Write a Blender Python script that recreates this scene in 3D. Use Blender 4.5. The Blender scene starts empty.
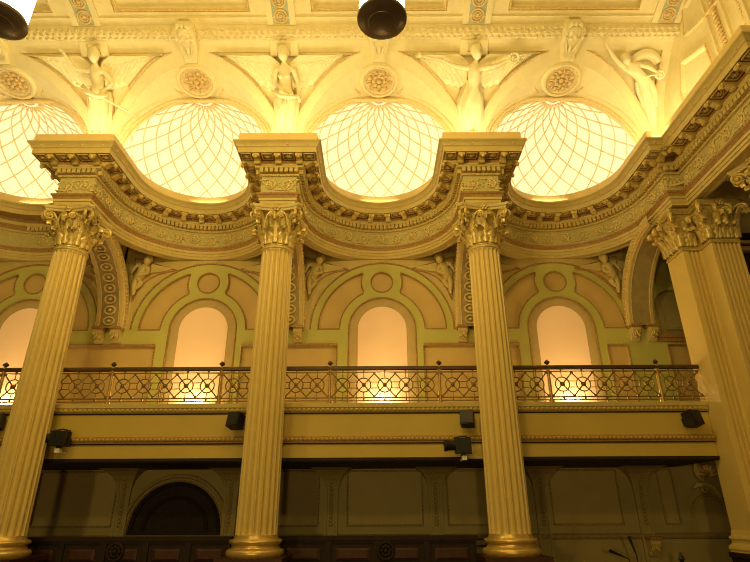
import bpy, bmesh, math, random
from math import sin, cos, pi, sqrt, radians, atan2, hypot
from mathutils import Vector, Matrix
random.seed(7)
SC = bpy.context.scene
COL = SC.collection

# ------------------------------------------------------------------ materials
def mat(name, col, rough=.55, metal=0, var=.12, scale=6, bump=.0, bscale=40, emit=None, estr=0):
    m = bpy.data.materials.new(name); m.use_nodes = True
    nt = m.node_tree; b = nt.nodes['Principled BSDF']
    tc = nt.nodes.new('ShaderNodeTexCoord')
    n = nt.nodes.new('ShaderNodeTexNoise'); n.inputs['Scale'].default_value = scale; n.inputs['Detail'].default_value = 4
    nt.links.new(tc.outputs['Object'], n.inputs['Vector'])
    r = nt.nodes.new('ShaderNodeValToRGB')
    r.color_ramp.elements[0].position = .3; r.color_ramp.elements[1].position = .7
    r.color_ramp.elements[0].color = [c*(1-var) for c in col]+[1]
    r.color_ramp.elements[1].color = [min(1, c*(1+var)) for c in col]+[1]
    nt.links.new(n.outputs['Fac'], r.inputs['Fac']); nt.links.new(r.outputs['Color'], b.inputs['Base Color'])
    b.inputs['Roughness'].default_value = rough; b.inputs['Metallic'].default_value = metal
    if bump:
        n2 = nt.nodes.new('ShaderNodeTexNoise'); n2.inputs['Scale'].default_value = bscale
        nt.links.new(tc.outputs['Object'], n2.inputs['Vector'])
        bp = nt.nodes.new('ShaderNodeBump'); bp.inputs['Strength'].default_value = bump; bp.inputs['Distance'].default_value = .02
        nt.links.new(n2.outputs['Fac'], bp.inputs['Height']); nt.links.new(bp.outputs['Normal'], b.inputs['Normal'])
    if emit:
        b.inputs['Emission Color'].default_value = list(emit)+[1]; b.inputs['Emission Strength'].default_value = estr
    return m
M = dict(
 cream=mat('cream plaster', (.84,.735,.42), .6, var=.05),
 relief=mat('relief plaster', (.88,.79,.49), .5, var=.06),
 vgold=mat('gilded plaster moulding', (.74,.54,.24), .45, var=.2, scale=20),
 col=mat('column paint', (.70,.54,.19), .42, var=.03, scale=3),
 stone=mat('entablature paint', (.58,.465,.175), .5, var=.06),
 frieze=mat('frieze ground', (.52,.455,.19), .6, var=.10, scale=16),
 green=mat('pale green paint', (.52,.50,.14), .6, var=.05, scale=2),
 tan=mat('tan paint', (.62,.44,.165), .6, var=.06, scale=2),
 palegold=mat('pale gilt moulding', (.84,.66,.33), .5, var=.12, scale=20),
 basegilt=mat('burnished gilt', (.76,.55,.19), .30, metal=.5, var=.12, scale=8),
 reveal=mat('window reveal paint', (.50,.37,.15), .6, var=.06),
 leafm=mat('carved capital paint', (.60,.46,.15), .34, metal=.15, var=.18, scale=14),
 block=mat('plain gilded course', (.76,.58,.24), .5, var=.03, scale=3),
 scroll=mat('frieze relief', (.66,.53,.22), .45, var=.12, scale=14),
 ringground=mat('arch soffit ground', (.38,.29,.12), .6, var=.12),
 darkbrass=mat('aged brass', (.24,.15,.045), .4, metal=.4, var=.2, scale=20),
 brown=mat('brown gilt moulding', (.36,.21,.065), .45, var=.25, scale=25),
 gilt=mat('gilt', (.78,.56,.20), .36, metal=.35, var=.2, scale=14),
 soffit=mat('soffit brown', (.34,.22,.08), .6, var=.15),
 fascia=mat('fascia paint', (.56,.42,.09), .55, var=.05, scale=2),
 lampmetal=mat('dark lamp metal', (.15,.12,.09), .3, metal=.3, var=.1),
 brass=mat('brass', (.55,.36,.12), .35, metal=.6, var=.2, scale=20),
 iron=mat('dark bronze', (.10,.06,.03), .4, metal=.4, var=.2),
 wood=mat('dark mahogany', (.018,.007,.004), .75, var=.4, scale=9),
 woodred=mat('red mahogany panel', (.050,.012,.006), .6, var=.3, scale=9),
 black=mat('black plastic', (.012,.011,.010), .5, var=.2),
 lens=mat('dark lens', (.01,.01,.012), .08, var=.1),
 white=mat('white plastic', (.8,.76,.68), .5, var=.05),
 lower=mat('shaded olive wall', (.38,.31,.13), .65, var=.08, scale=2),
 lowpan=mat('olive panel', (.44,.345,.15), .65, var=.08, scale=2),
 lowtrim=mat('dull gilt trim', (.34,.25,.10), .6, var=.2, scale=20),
 blind=mat('peach blind', (.93,.66,.42), .8, var=.03, scale=1.5, emit=(1,.58,.26), estr=.08),
 sky=mat('skylight glass', (.35,.33,.25), .5, var=.02, emit=(1,.84,.47), estr=.74),
 lampglass=mat('opal lamp glass', (.95,.93,.85), .4, var=.02),
 carpet=mat('red carpet', (.10,.02,.015), .9, var=.3, scale=30),
 blueg=mat('blue green paint', (.46,.50,.36), .6, var=.08),
 dark=mat('unlit recess', (.05,.035,.02), .7, var=.2),
)
def glow_glass(m, col, strength):      # opal glass: glows and lets the lamp inside shine through
    nt = m.node_tree; out = nt.nodes['Material Output']
    t = nt.nodes.new('ShaderNodeBsdfTransparent'); t.inputs[0].default_value = (1,.97,.9,1)
    e = nt.nodes.new('ShaderNodeEmission'); e.inputs[0].default_value = (*col,1); e.inputs[1].default_value = strength
    a = nt.nodes.new('ShaderNodeAddShader'); nt.links.new(t.outputs[0], a.inputs[0]); nt.links.new(e.outputs[0], a.inputs[1])
    nt.links.new(a.outputs[0], out.inputs['Surface'])
glow_glass(M['lampglass'], (1,.86,.5), 4)
# ------------------------------------------------------------------ mesh builder
class MB:
    def __init__(s): s.v = []; s.f = []
    def add(s, vs, fs, T=None):
        o = len(s.v)
        s.v += [tuple(T(*p)) if T else tuple(p) for p in vs]
        s.f += [tuple(i+o for i in f) for f in fs]
        return s
    def box(s, x0, x1, y0, y1, z0, z1, T=None, ch=0):
        vs = [(x, y, z) for x in (x0, x1) for y in (y0, y1) for z in (z0, z1)]
        return s.add(vs, [(0,1,3,2),(4,6,7,5),(0,4,5,1),(2,3,7,6),(0,2,6,4),(1,5,7,3)], T)
    def grid(s, P, closeu=False, closev=False, T=None):
        n, m = len(P), len(P[0]); vs = [p for r in P for p in r]; fs = []
        for i in range(n if closeu else n-1):
            for j in range(m if closev else m-1):
                a, b = i*m+j, i*m+(j+1) % m; c, d = ((i+1) % n)*m+(j+1) % m, ((i+1) % n)*m+j
                fs.append((a, b, c, d))
        return s.add(vs, fs, T)
    def tube(s, pts, r, n=6, closed=False, T=None, cap=True):
        pts = [Vector(p) for p in pts]; L = len(pts); rows = []
        up = None
        for i, p in enumerate(pts):
            a = pts[(i-1) % L] if (closed or i) else p; b = pts[(i+1) % L] if (closed or i < L-1) else p
            t = (b-a)
            t = t.normalized() if t.length > 1e-9 else Vector((0,0,1))
            if up is None:
                up = Vector((0,0,1)) if abs(t.z) < .9 else Vector((0,1,0))
            u = (up - t*up.dot(t)); u = u.normalized() if u.length > 1e-6 else t.orthogonal().normalized()
            up = u; w = t.cross(u); rr = r[i] if isinstance(r, (list, tuple)) else r
            rows.append([tuple(p+u*rr*cos(2*pi*k/n)+w*rr*sin(2*pi*k/n)) for k in range(n)])
        s.grid(rows, closed, True, T)
        if not closed and cap:
            o = len(s.v)-L*n
            s.f.append(tuple(o+k for k in range(n))[::-1]); s.f.append(tuple(o+(L-1)*n+k for k in range(n)))
        return s
    def lathe(s, prof, n=32, c=(0,0,0), T=None, ang=2*pi):
        full = abs(ang-2*pi) < 1e-6
        rows = [[(c[0]+r*cos(ang*k/n), c[1]+r*sin(ang*k/n), c[2]+z) for k in range(n if full else n+1)] for r, z in prof]
        return s.grid(rows, False, full, T)
    def ball(s, c, r, n=10, m=6, T=None):
        if not isinstance(r, tuple): r = (r, r, r)
        rows = [[(c[0]+r[0]*sin(pi*i/m)*cos(2*pi*k/n), c[1]+r[1]*sin(pi*i/m)*sin(2*pi*k/n), c[2]-r[2]*cos(pi*i/m)) for k in range(n)] for i in range(m+1)]
        return s.grid(rows, False, True, T)
    def sweep(s, prof, path, T=None, close=False):
        # path: (x, y, mx, my); prof: (d, z)
        return s.grid([[(x+mx*d, y+my*d, z) for d, z in prof] for x, y, mx, my in path], close, False, T)
    def prism(s, pts, y0, y1, T=None):
        # convex-ish outline in (x, z), thickness along y
        n = len(pts); vs = [(x, y0, z) for x, z in pts]+[(x, y1, z) for x, z in pts]
        fs = [tuple(range(n)), tuple(range(2*n-1, n-1, -1))]+[(i, i+n, (i+1) % n+n, (i+1) % n) for i in range(n)]
        return s.add(vs, fs, T)
    def mesh(s, name, m, smooth=False):
        me = bpy.data.meshes.new(name); me.from_pydata(s.v, [], s.f)
        bm = bmesh.new(); bm.from_mesh(me); bmesh.ops.remove_doubles(bm, verts=bm.verts, dist=1e-5)
        bmesh.ops.recalc_face_normals(bm, faces=bm.faces); bm.to_mesh(me); bm.free()
        me.materials.append(m if not isinstance(m, str) else M[m])
        if smooth:
            me.shade_smooth() if smooth is True else me.set_sharp_from_angle(angle=radians(smooth))
            for p in me.polygons: p.use_smooth = True
        return me
    def build(s, name, m, parent=None, smooth=False, loc=None, label=None):
        return link(name, s.mesh(name, m, smooth), parent, loc, label)
def link(name, me, parent=None, loc=None, label=None):
    o = bpy.data.objects.new(name, me); COL.objects.link(o)
    if parent is not None: o.parent = parent
    if loc is not None: o.location = loc
    if label: o['label'] = label
    return o
def tag(o, label, cat, group=None):
    o['label'] = label; o['category'] = cat
    if group: o['group'] = group
    return o
def thing(name, label, cat, loc=(0,0,0), group=None):
    o = bpy.data.objects.new(name, None); COL.objects.link(o); o.location = loc
    o.empty_display_size = .1
    return tag(o, label, cat, group)
def struct(o): o['kind'] = 'structure'; return o
def copy_tree(o, parent=None):
    c = o.copy(); COL.objects.link(c)
    if parent is not None: c.parent = parent
    for ch in o.children: copy_tree(ch, c)
    return c
def plate(outlines, depth):
    """2-D outlines (first outer, rest holes), filled and given thickness: front face at w=0, back at w=-depth. returns (verts, faces) in (x, w, z)."""
    cu = bpy.data.curves.new('outline', 'CURVE'); cu.dimensions = '2D'; cu.fill_mode = 'BOTH'; cu.extrude = depth/2
    for o in outlines:
        sp = cu.splines.new('POLY'); sp.points.add(len(o)-1); sp.use_cyclic_u = True
        for p, q in zip(sp.points, o): p.co = (q[0], q[1], 0, 1)
    ob = bpy.data.objects.new('outline', cu); COL.objects.link(ob)
    dg = bpy.context.evaluated_depsgraph_get()
    me = bpy.data.meshes.new_from_object(ob.evaluated_get(dg))
    vs = [(v.co.x, v.co.z-depth/2, v.co.y) for v in me.vertices]; fs = [tuple(p.vertices) for p in me.polygons]
    bpy.data.objects.remove(ob); bpy.data.curves.remove(cu); bpy.data.meshes.remove(me)
    return vs, fs
def skin(verts, edges, sub=2):
    """one continuous surface round a skeleton: verts (x, y, z, r)."""
    me = bpy.data.meshes.new('skeleton'); me.from_pydata([v[:3] for v in verts], edges, [])
    ob = bpy.data.objects.new('skeleton', me); COL.objects.link(ob)
    ob.modifiers.new('skin', 'SKIN'); sb = ob.modifiers.new('sub', 'SUBSURF'); sb.levels = sub; sb.render_levels = sub
    for sv, v in zip(me.skin_vertices[0].data, verts): sv.radius = (v[3], v[3])
    me.skin_vertices[0].data[0].use_root = True
    dg = bpy.context.evaluated_depsgraph_get()
    r = bpy.data.meshes.new_from_object(ob.evaluated_get(dg))
    vs = [tuple(v.co) for v in r.vertices]; fs = [tuple(p.vertices) for p in r.polygons]
    bpy.data.objects.remove(ob); bpy.data.meshes.remove(me); bpy.data.meshes.remove(r)
    return vs, fs
def arc(cx, cz, r, a0, a1, n):
    return [(cx+r*cos(a0+(a1-a0)*k/n), cz+r*sin(a0+(a1-a0)*k/n)) for k in range(n+1)]

# ------------------------------------------------------------------ layout (metres; eye at the origin, +Y to the colonnade)
FLOOR = -1.9
CX = [-5.89, -1.89, 2.11]            # columns
BX = [-7.89, -3.89, .11, 4.11]       # bay centres
CY = 9.40; FR = 9.07; HB = .33       # column axis, architrave front, half block
NY = 9.76; NR = 1.67                 # exedra centre and radius of the architrave face
WY = 11.53                           # back wall
Z0 = 5.45

# base path of the entablature: (x, y, mx, my)
path = []; segs = []
def addp(*p): path.append(p)
for i, bx in enumerate(BX):
    if i == 0: addp(bx-NR, FR, 1, -1)
    k0 = len(path)
    for k in range(33):
        a = pi-pi*k/32
        addp(bx+NR*cos(a), NY+NR*sin(a), -cos(a), -sin(a))
    if i < 3:
        addp(bx+NR, FR, -1, -1); addp(bx+4-NR, FR, 1, -1)
addp(BX[3]+NR, FR, -1, -1); addp(6.08, FR, -1, -1); addp(6.08, 6.55, -1, -1); addp(8.6, 6.55, 0, -1)

# ------------------------------------------------------------------ entablature
ent = thing('entablature', 'scalloped ivory and gold entablature curving back between the column tops', 'entablature')
b = MB(); b.sweep([(-.22,5.92),(-.22,Z0+.0),(-.17,Z0),(-.16,Z0+.015),(-.06,Z0+.015),(-.05,Z0),(0,Z0),(0,5.51),(.0,5.513),(.018,5.516),(.018,5.575),(.018,5.577),(.04,5.581),(.04,5.64)], path); b.build('architrave', 'stone', ent)
b = MB(); b.sweep([(.04,5.64),(.05,5.65),(.06,5.68),(.085,5.705),(.09,5.735),(.06,5.745),(.02,5.75)], path); b.build('architrave_moulding', 'brown', ent)
b = MB(); b.sweep([(.02,5.745),(.015,5.76),(.015,6.13),(.03,6.14)], path); b.build('frieze', 'frieze', ent)
b = MB(); b.sweep([(.02,6.128),(.05,6.13),(.06,6.15),(.06,6.172)], path); b.sweep([(.06,6.272),(.14,6.274),(.145,6.29),(.165,6.315),(.17,6.34),(.155,6.345)], path); b.build('bed_moulding', 'stone', ent)
b = MB(); b.sweep([(.06,6.17),(.06,6.274)], path); b.build('dentil_ground', 'brown', ent)  # brown ground darkens the gaps, painting in the shade between dentils
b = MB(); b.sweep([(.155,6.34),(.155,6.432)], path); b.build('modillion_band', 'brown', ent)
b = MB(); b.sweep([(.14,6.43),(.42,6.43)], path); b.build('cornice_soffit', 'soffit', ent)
b = MB(); b.sweep([(.415,6.425),(.43,6.425),(.43,6.535),(.44,6.545),(.455,6.555),(.465,6.59),(.50,6.625),(.52,6.64),(.52,6.668),(.43,6.672)], path); b.build('cornice', 'stone', ent, smooth=30)
b = MB(); b.sweep([(.44,6.665),(.435,6.875),(.33,6.88),(.33,6.66),(-.15,6.66)], path); b.build('blocking_course', 'block', ent)

def along(d, spacing, zone):
    """points every `spacing` metres along the offset path; yields x, y, tangent angle, normal"""
    pts = [Vector((x+mx*d, y+my*d)) for x, y, mx, my in path]
    out = []
    # straight runs and arcs handled run by run so that marks never straddle a corner
    runs = []; cur = [pts[0]]
    for i in range(1, len(pts)):
        cur.append(pts[i])
        corner = i == len(pts)-1 or (abs(path[i][2]) == 1 and abs(path[i][3]) == 1)
        if corner: runs.append(cur); cur = [pts[i]]
    for r in runs:
        L = sum((r[k+1]-r[k]).length for k in range(len(r)-1))
        n = max(1, round(L/spacing)) if zone == 'mid' else max(1, round(L/spacing))
        for q in range(n):
            t = (q+.5)*L/n
            for k in range(len(r)-1):
                l = (r[k+1]-r[k]).length
                if t <= l+1e-9:
                    dv = (r[k+1]-r[k])/l; p = r[k]+dv*t
                    out.append((p.x, p.y, dv, Vector((dv.y, -dv.x)))); break
                t -= l
    return out
def frame(x, y, t, n):   # local (u along, v out, z up)
    return lambda u, v, z: (x+t.x*u+n.x*v, y+t.y*u+n.y*v, z)
b = MB()
for x, y, t, n in along(.06, .096, ''):
    if x < -8.3: continue
    b.box(-.034, .034, -.01, .075, 6.182, 6.274, frame(x, y, t, n))
b.build('dentil_course', 'stone', ent)
b = MB()
for x, y, t, n in along(.055, .07, ''):
    if x < -8.3: continue
    b.ball((0,0,6.147), (.026,.018,.016), 6, 4, frame(x, y, t, n))
b.build('bead_moulding', 'scroll', ent)
# modillions
mb = MB(); side = [(0,6.33),(0,6.43),(.25,6.43),(.26,6.405),(.25,6.375),(.22,6.37),(.18,6.39),(.11,6.35),(.05,6.32)]
mb.add([(-.055,p,z) for p, z in side]+[(.055,p,z) for p, z in side], [tuple(range(9)), tuple(range(17,8,-1))]+[(i,i+9,(i+1)%9+9,(i+1)%9) for i in range(9)])
mb.tube([(-.065,.225,6.395),(.065,.225,6.395)], .034, 8)
mb.tube([(-.06,.05,6.35),(.06,.05,6.35)], .045, 8)
mb.ball((0,.25,6.36), (.045,.04,.05), 8, 5)
modm = mb.mesh('modillion', 'leafm')
fm = MB(); fm.ball((0,0,6.424), (.045,.045,.025), 8, 4)
for k in range(6): fm.ball((.05*cos(k*pi/3), .05*sin(k*pi/3), 6.426), (.022,.022,.014), 6, 4)
for q in (-1, 1): fm.box(-.10,.10,q*.09-.008,q*.09+.008,6.412,6.43); fm.box(q*.10-.008,q*.10+.008,-.09,.09,6.412,6.43)
patm = fm.mesh('soffit_rosette', 'scroll')
bossm = MB().ball((0,0,0), (.032,.03,.03), 8, 5).mesh('cornice_boss', 'stone')
pts = along(.29, .40, '')
for x, y, t, n in pts:
    if x < -8.0 or x > 6.4: continue
    o = link('modillion', modm, ent); o.location = (x-n.x*.135, y-n.y*.135, 0); o.rotation_euler.z = atan2(-n.x, n.y)
for a, c in zip(pts[:-1], pts[1:]):
    if a[0] < -8.0 or a[0] > 6.4: continue
    if a[2].dot(c[2]) < .5:      # the coffer in a projecting corner
        if (Vector(a[:2])-Vector(c[:2])).length > .6: continue
        d_ = a[3]+c[3]; x, y = (Vector(a[:2])+Vector(c[:2]))/2+d_*.10
    else: x, y = (a[0]+c[0])/2, (a[1]+c[1])/2
    o = link('soffit_rosette', patm, ent); o.location = (x, y, 0); o.rotation_euler.z = atan2(-a[3].x, a[3].y)
for x, y, t, n in along(.47, .42, ''):
    if x < -8.0 or x > 6.4: continue
    link('cornice_boss', bossm, ent, (x-n.x*.015, y-n.y*.015, 6.59))
# frieze scroll relief
sm = MB(); 
def spiral(cx, cz, r, turns, a0, sgn, n=26):
    return [(cx+r*(1-.85*k/n)*cos(a0+sgn*2*pi*turns*k/n), .012, cz+r*(1-.85*k/n)*sin(a0+sgn*2*pi*turns*k/n)) for k in range(n+1)]
def scroll_unit(flip):
    s = MB(); f = -1 if flip else 1; zc = 5.94
    s.tube(spiral(0, zc+.0, .115, 1.6, pi*.5*f, f), [.020-.008*k/26 for k in range(27)], 5)
    s.tube([(-.22,.012,zc-f*.11),(-.14,.014,zc-f*.13),(-.05,.014,zc-f*.05),(.02,.014,zc+f*.11),(.10,.014,zc+f*.12),(.21,.012,zc+f*.10)], .014, 5)
    s.ball((0,.012,zc), (.035,.03,.035), 8, 5)
    for a in range(5): s.ball((.045*cos(a*1.257), .012, zc+.045*sin(a*1.257)), (.02,.018,.02), 6, 4)
    for q in range(5):
        a = f*(.3+q*.5)
        s.add(*leafpatch(.15*cos(a), zc+.13*sin(a), a))
    for q in range(3):
        s.add(*leafpatch(-.19+.05*q, zc+f*(.06-.05*q), f*1.2+q*.6))
    return s.mesh('frieze_scroll', 'scroll')
def leafpatch(x, z, a, L=.07, w=.026):
    ca, sa = cos(a), sin(a); v = []
    for u, h in ((-L*.5,0),(-.1*L,w),(L*.5,0),(-.1*L,-w)): v.append((x+u*ca-h*sa, .008, z+u*sa+h*ca))
    v.append((x, .035, z))
    return v, [(0,1,4),(1,2,4),(2,3,4),(3,0,4)]
su = [scroll_unit(False), scroll_unit(True)]
for k, (x, y, t, n) in enumerate(along(.015, .40, '')):
    if x < -7.9 or x > 6.6: continue
    o = link('frieze_scroll', su[k % 2], ent); o.location = (x, y, 0); o.rotation_euler.z = atan2(-n.x, n.y)

# ------------------------------------------------------------------ columns
def leaf(h, w, out, n=7, m=7):
    prof = [(.01,0),(.018,.25),(.03,.5),(.06,.74),(.115,.95),(.165,1.0),(.195,.92),(.185,.78)]
    def at(t):
        t *= len(prof)-1; i = min(int(t), len(prof)-2); f = t-i
        return prof[i][0]+(prof[i+1][0]-prof[i][0])*f, prof[i][1]+(prof[i+1][1]-prof[i][1])*f
    F = []; B = []; N = 15
    for i in range(N):
        t = i/(N-1); o_, z_ = at(t)
        ww = w*(.72+.34*sin(pi*min(1, t*1.15)))*(1+.34*sin(t*26))*(1 if t < .75 else max(.25, 1-(t-.75)*2.6))
        rf = []; rb = []
        for j in range(m):
            s = j/(m-1)*2-1
            d = .028*(1-abs(s))+.012*abs(sin(s*pi*2))-.03*abs(s)**2
            rf.append((s*ww/2, o_*out/.195+d+.01, z_*h)); rb.append((s*ww/2, o_*out/.195+d-.012, z_*h-.006))
        F.append(rf); B.append(rb[::-1])
    g = [a+c for a, c in zip(F, B)]
    s = MB(); s.grid(g, False, True)
    k = len(g[0]); o = (N-1)*k
    s.f.append(tuple(o+q for q in range(k)))
    return s
LEAFS = leaf(.31, .165, .21).mesh('acanthus_leaf', 'leafm', 40)
LEAFL = leaf(.50, .16, .24).mesh('acanthus_leaf', 'leafm', 40)
def volute_mb():
    s = MB(); n = 30; pts = []; rr = []
    for k in range(n+1):
        a = pi*.5-2*pi*1.6*k/n; r = .095*(1-.82*k/n)
        pts.append((0, .0+r*cos(a), -.0+r*sin(a))); rr.append(.030-.012*k/n)
    pre = [(0,-.20,-.30),(0,-.19,-.17),(0,-.15,-.02),(0,-.08,.075)]
    s.tube(pre+pts, [.016,.02,.026,.03]+rr, 7)
    s.ball((0,0,0), (.045,.035,.035), 8, 5)
    return s
VOL = volute_mb().mesh('volute', 'leafm', 40)
fl = MB(); fl.ball((0,.02,0), (.035,.04,.035), 8, 5)
for k in range(6): fl.ball((.05*cos(k*pi/3), .012, .05*sin(k*pi/3)), (.032,.022,.032), 6, 4)
FLEUR = fl.mesh('abacus_flower', 'leafm', True)

def make_column():
    root = thing('column', '', 'column')
    b = MB(); b.box(-.47,.47,-.47,.47,FLOOR,-.70); b.box(-.50,.50,-.50,.50,-.70,-.625); b.box(-.52,.52,-.52,.52,FLOOR,FLOOR+.2)
    b.build('pedestal', 'woodred', root, label='reddish brown pedestal block')
    b = MB()
    prof = [(.0,-.625),(.43,-.625)]+[(.415+.035*cos(a), -.572+.05*sin(a)) for a in [-pi/2+pi*k/8 for k in range(9)]]
    prof += [(.40,-.520),(.375,-.50),(.365,-.475),(.372,-.452),(.395,-.445)]
    prof += [(.385+.028*cos(a), -.415+.03*sin(a)) for a in [-pi/2+pi*k/8 for k in range(9)]]
    prof += [(.365,-.383),(.35,-.375),(.338,-.345),(.332,-.32),(0,-.32)]
    b.lathe(prof, 48); b.build('base', 'basegilt', root, smooth=40)
    b = MB(); NF = 20; per = 16; rows = []
    zs = [-.345,-.335,-.32,-.30,-.27,-.20]+[-.1+k*.42 for k in range(11)]+[4.42,4.50,4.545,4.575,4.59]
    for z in zs:
        t = (z+.345)/4.94; r = .328-.038*t**1.6
        dz = min(z+.335, 4.575-z); dep = .044*sqrt(max(0, min(1, dz/.06)))
        row = []
        for k in range(NF*per):
            a = 2*pi*k/(NF*per); q = (k % per)/per
            d = 0 if q < .16 else dep*sqrt(max(0, 1-((q-.58)/.42)**2))
            row.append(((r-d)*cos(a), (r-d)*sin(a), z))
        rows.append(row)
    b.grid(rows, False, True); b.build('shaft', 'col', root, smooth=25)
    b = MB(); b.lathe([(.28,4.588),(.30,4.59),(.312,4.605),(.312,4.625),(.30,4.64),(.295,4.645),(.305,4.655),(.305,4.67),(.285,4.68)], 40)
    b.build('necking', 'leafm', root, smooth=40)
    cap = MB()
    cap.lathe([(.272,4.66),(.275,4.9),(.29,5.1),(.33,5.28),(.37,5.35),(.37,5.36),(0,5.36)], 32)
    capo = cap.build('capital', 'stone', root, smooth=40)
    # abacus
    ab = []
    for q in range(4):
        a0 = pi/4+q*pi/2; c = Vector((cos(a0), sin(a0)))*.665; tn = Vector((-sin(a0), cos(a0)))
        c2 = Vector((cos(a0+pi/2), sin(a0+pi/2)))*.665; tn2 = Vector((-sin(a0+pi/2), cos(a0+pi/2)))
        p0 = c+tn*.055; p1 = c2-tn2*.055; mid = (p0+p1)/2; inn = -mid.normalized()*.10
        ab.append(c-tn*.055)
        for k in range(9):
            t = k/8; ab.append(p0.lerp(p1, t)+inn*4*t*(1-t))
    ctr = Vector((0,0))
    rows = [[(p.x*s_, p.y*s_, z) for p in ab] for s_, z in ((.0,5.345),(.90,5.345),(.93,5.375),(.93,5.385),(.97,5.395),(1,5.42),(1,5.45),(0,5.45))]
    b = MB(); b.grid(rows, False, True); b.build('abacus', 'stone', capo, smooth=30)
    for k in range(8):
        a = k*pi/4+pi/8
        o = link('acanthus_leaf', LEAFS, capo, (.27*cos(a), .27*sin(a), 4.68)); o.rotation_euler.z = a-pi/2
        a = k*pi/4
        o = link('acanthus_leaf', LEAFL, capo, (.265*cos(a), .265*sin(a), 4.70)); o.rotation_euler.z = a-pi/2
    for k in range(4):
        a = pi/4+k*pi/2
        for s_ in (-.05, .05):
            o = link('volute', VOL, capo, (.53*cos(a)-s_*sin(a), .53*sin(a)+s_*cos(a), 5.25)); o.rotation_euler.z = a-pi/2+s_*4
        a = k*pi/2
        for s_ in (-1, 1):
            o = link('inner_volute', VOL, capo, (.36*cos(a)-s_*.085*sin(a), .36*sin(a)+s_*.085*cos(a), 5.27)); o.rotation_euler.z = a-pi/2-s_*1.25; o.scale = (.7,.7,.7)
        link('abacus_flower', FLEUR, capo, (.395*cos(a), .395*sin(a), 5.40)).rotation_euler.z = a-pi/2
    return root
col0 = make_column()
labs = ['fluted golden column with leafy capital, leftmost of the three in front of the balcony',
        'fluted golden column with leafy capital, middle one of the three in front of the balcony',
        'fluted golden column with leafy capital, third from left, below the spread-armed winged figure']
for i, cx in enumerate(CX):
    c = col0 if i == 0 else copy_tree(col0)
    c.location = (cx, CY, 0); c['label'] = labs[i]; c['group'] = 'fluted columns before the gallery'
c = copy_tree(col0); c.location = (6.68, 7.55, 0); c['label'] = 'gilded leafy column capital beyond the corner pier at the right edge'
# ------------------------------------------------------------------ corner pier
pier = thing('corner_pier', 'stepped fluted corner pier with leafy capital at the right end of balcony', 'pier')
ppath = [(5.94,9.95,-1,0),(5.94,9.36,-1,-1),(6.29,9.36,-1,-1),(6.29,9.01,-1,-1),(6.82,9.01,1,-1),(6.82,9.6,1,0)]
sec = [(6.2,9.95),(5.94,9.95),(5.94,9.36)]
def flutes(x0, x1, y, n, m0, m1):
    w = (x1-x0-m0-m1)/n; r = []
    for k in range(n):
        a = x0+m0+k*w
        r.append((a+.1*w, y))
        for q in range(1, 8): r.append((a+.1*w+.8*w*q/8, y+.75*w*sqrt(max(0, 1-((q-4)/4)**2))))
        r.append((a+.9*w, y))
    return r
sec += flutes(5.94, 6.29, 9.36, 3, .10, .02)+[(6.29,9.36),(6.29,9.01)]+flutes(6.29, 6.82, 9.01, 6, .05, .02)+[(6.82,9.01),(6.82,9.8)]
b = MB(); b.grid([[(x, y, z) for x, y in sec] for z in (-.33, 2, 4.60)]); b.build('shaft', 'col', pier)
b = MB(); b.sweep([(0,-.30),(.02,-.33),(.03,-.38),(.07,-.40),(.075,-.43),(.05,-.45),(.04,-.49),(.07,-.52),(.11,-.54),(.12,-.58),(.09,-.62),(.13,-.63)], ppath); b.build('base', 'col', pier, smooth=35)
b = MB(); b.sweep([(.13,-.625),(.14,-.64),(.14,-.70),(.10,-.72),(.10,FLOOR)], ppath); b.build('pedestal', 'wood', pier)
b = MB(); b.sweep([(-.01,4.60),(.018,4.61),(.022,4.63),(.0,4.645),(.012,4.655),(.012,4.668),(0,4.68)], ppath); b.build('necking', 'leafm', pier)
b = MB(); b.sweep([(0,4.67),(0,5.0),(.02,5.2),(.08,5.34),(.08,5.36)], ppath); pc = b.build('capital', 'stone', pier)
b = MB(); b.sweep([(.08,5.345),(.12,5.35),(.14,5.38),(.17,5.41),(.17,5.45),(-.2,5.452)], ppath); b.build('abacus', 'leafm', pc)
def pleaf(x, y, n, big, s=1.0, z=4.69):
    o = link('acanthus_leaf', LEAFL if big else LEAFS, pc, (x, y, z)); o.rotation_euler.z = atan2(-n[0], n[1]); o.scale = (s, s*1.05, s)
for y in (9.84, 9.60): pleaf(5.94, y, (-1,0), False, 1.1)
for y in (9.93, 9.72, 9.52): pleaf(5.94, y, (-1,0), True, 1.1)
pleaf(5.94, 9.36, (-1,-1), True, 1.12); pleaf(5.96, 9.38, (-1,-1), False, 1.1)
pleaf(6.115, 9.36, (0,-1), False, 1.05); pleaf(6.2, 9.36, (0,-1), True, 1.0); pleaf(6.06, 9.36, (0,-1), True, 1.0)
pleaf(6.29, 9.2, (-1,0), False, 1.05); pleaf(6.29, 9.12, (-1,0), True, 1.05); pleaf(6.29, 9.01, (-1,-1), True, 1.12); pleaf(6.3, 9.02, (-1,-1), False, 1.1)
for x in (6.42, 6.56, 6.70): pleaf(x, 9.01, (0,-1), False, .85)
for x in (6.49, 6.63): pleaf(x, 9.01, (0,-1), True, 1.0)
pleaf(6.82, 9.01, (1,-1), True, 1.12)
for x, y, n in ((5.80,9.22,(-1,-1)),(6.15,8.87,(-1,-1)),(6.95,8.88,(1,-1)),(5.82,9.82,(-1,0)),(6.47,8.9,(-.8,-1)),(6.66,8.9,(.8,-1))):
    o = link('volute', VOL, pc, (x, y, 5.25)); o.rotation_euler.z = atan2(-n[0], n[1]); o.scale = (1.5,1.15,1.1)
link('abacus_flower', FLEUR, pc, (5.80,9.66,5.40)).rotation_euler.z = pi/2
link('abacus_flower', FLEUR, pc, (6.56,8.86,5.40)).rotation_euler.z = pi

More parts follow.
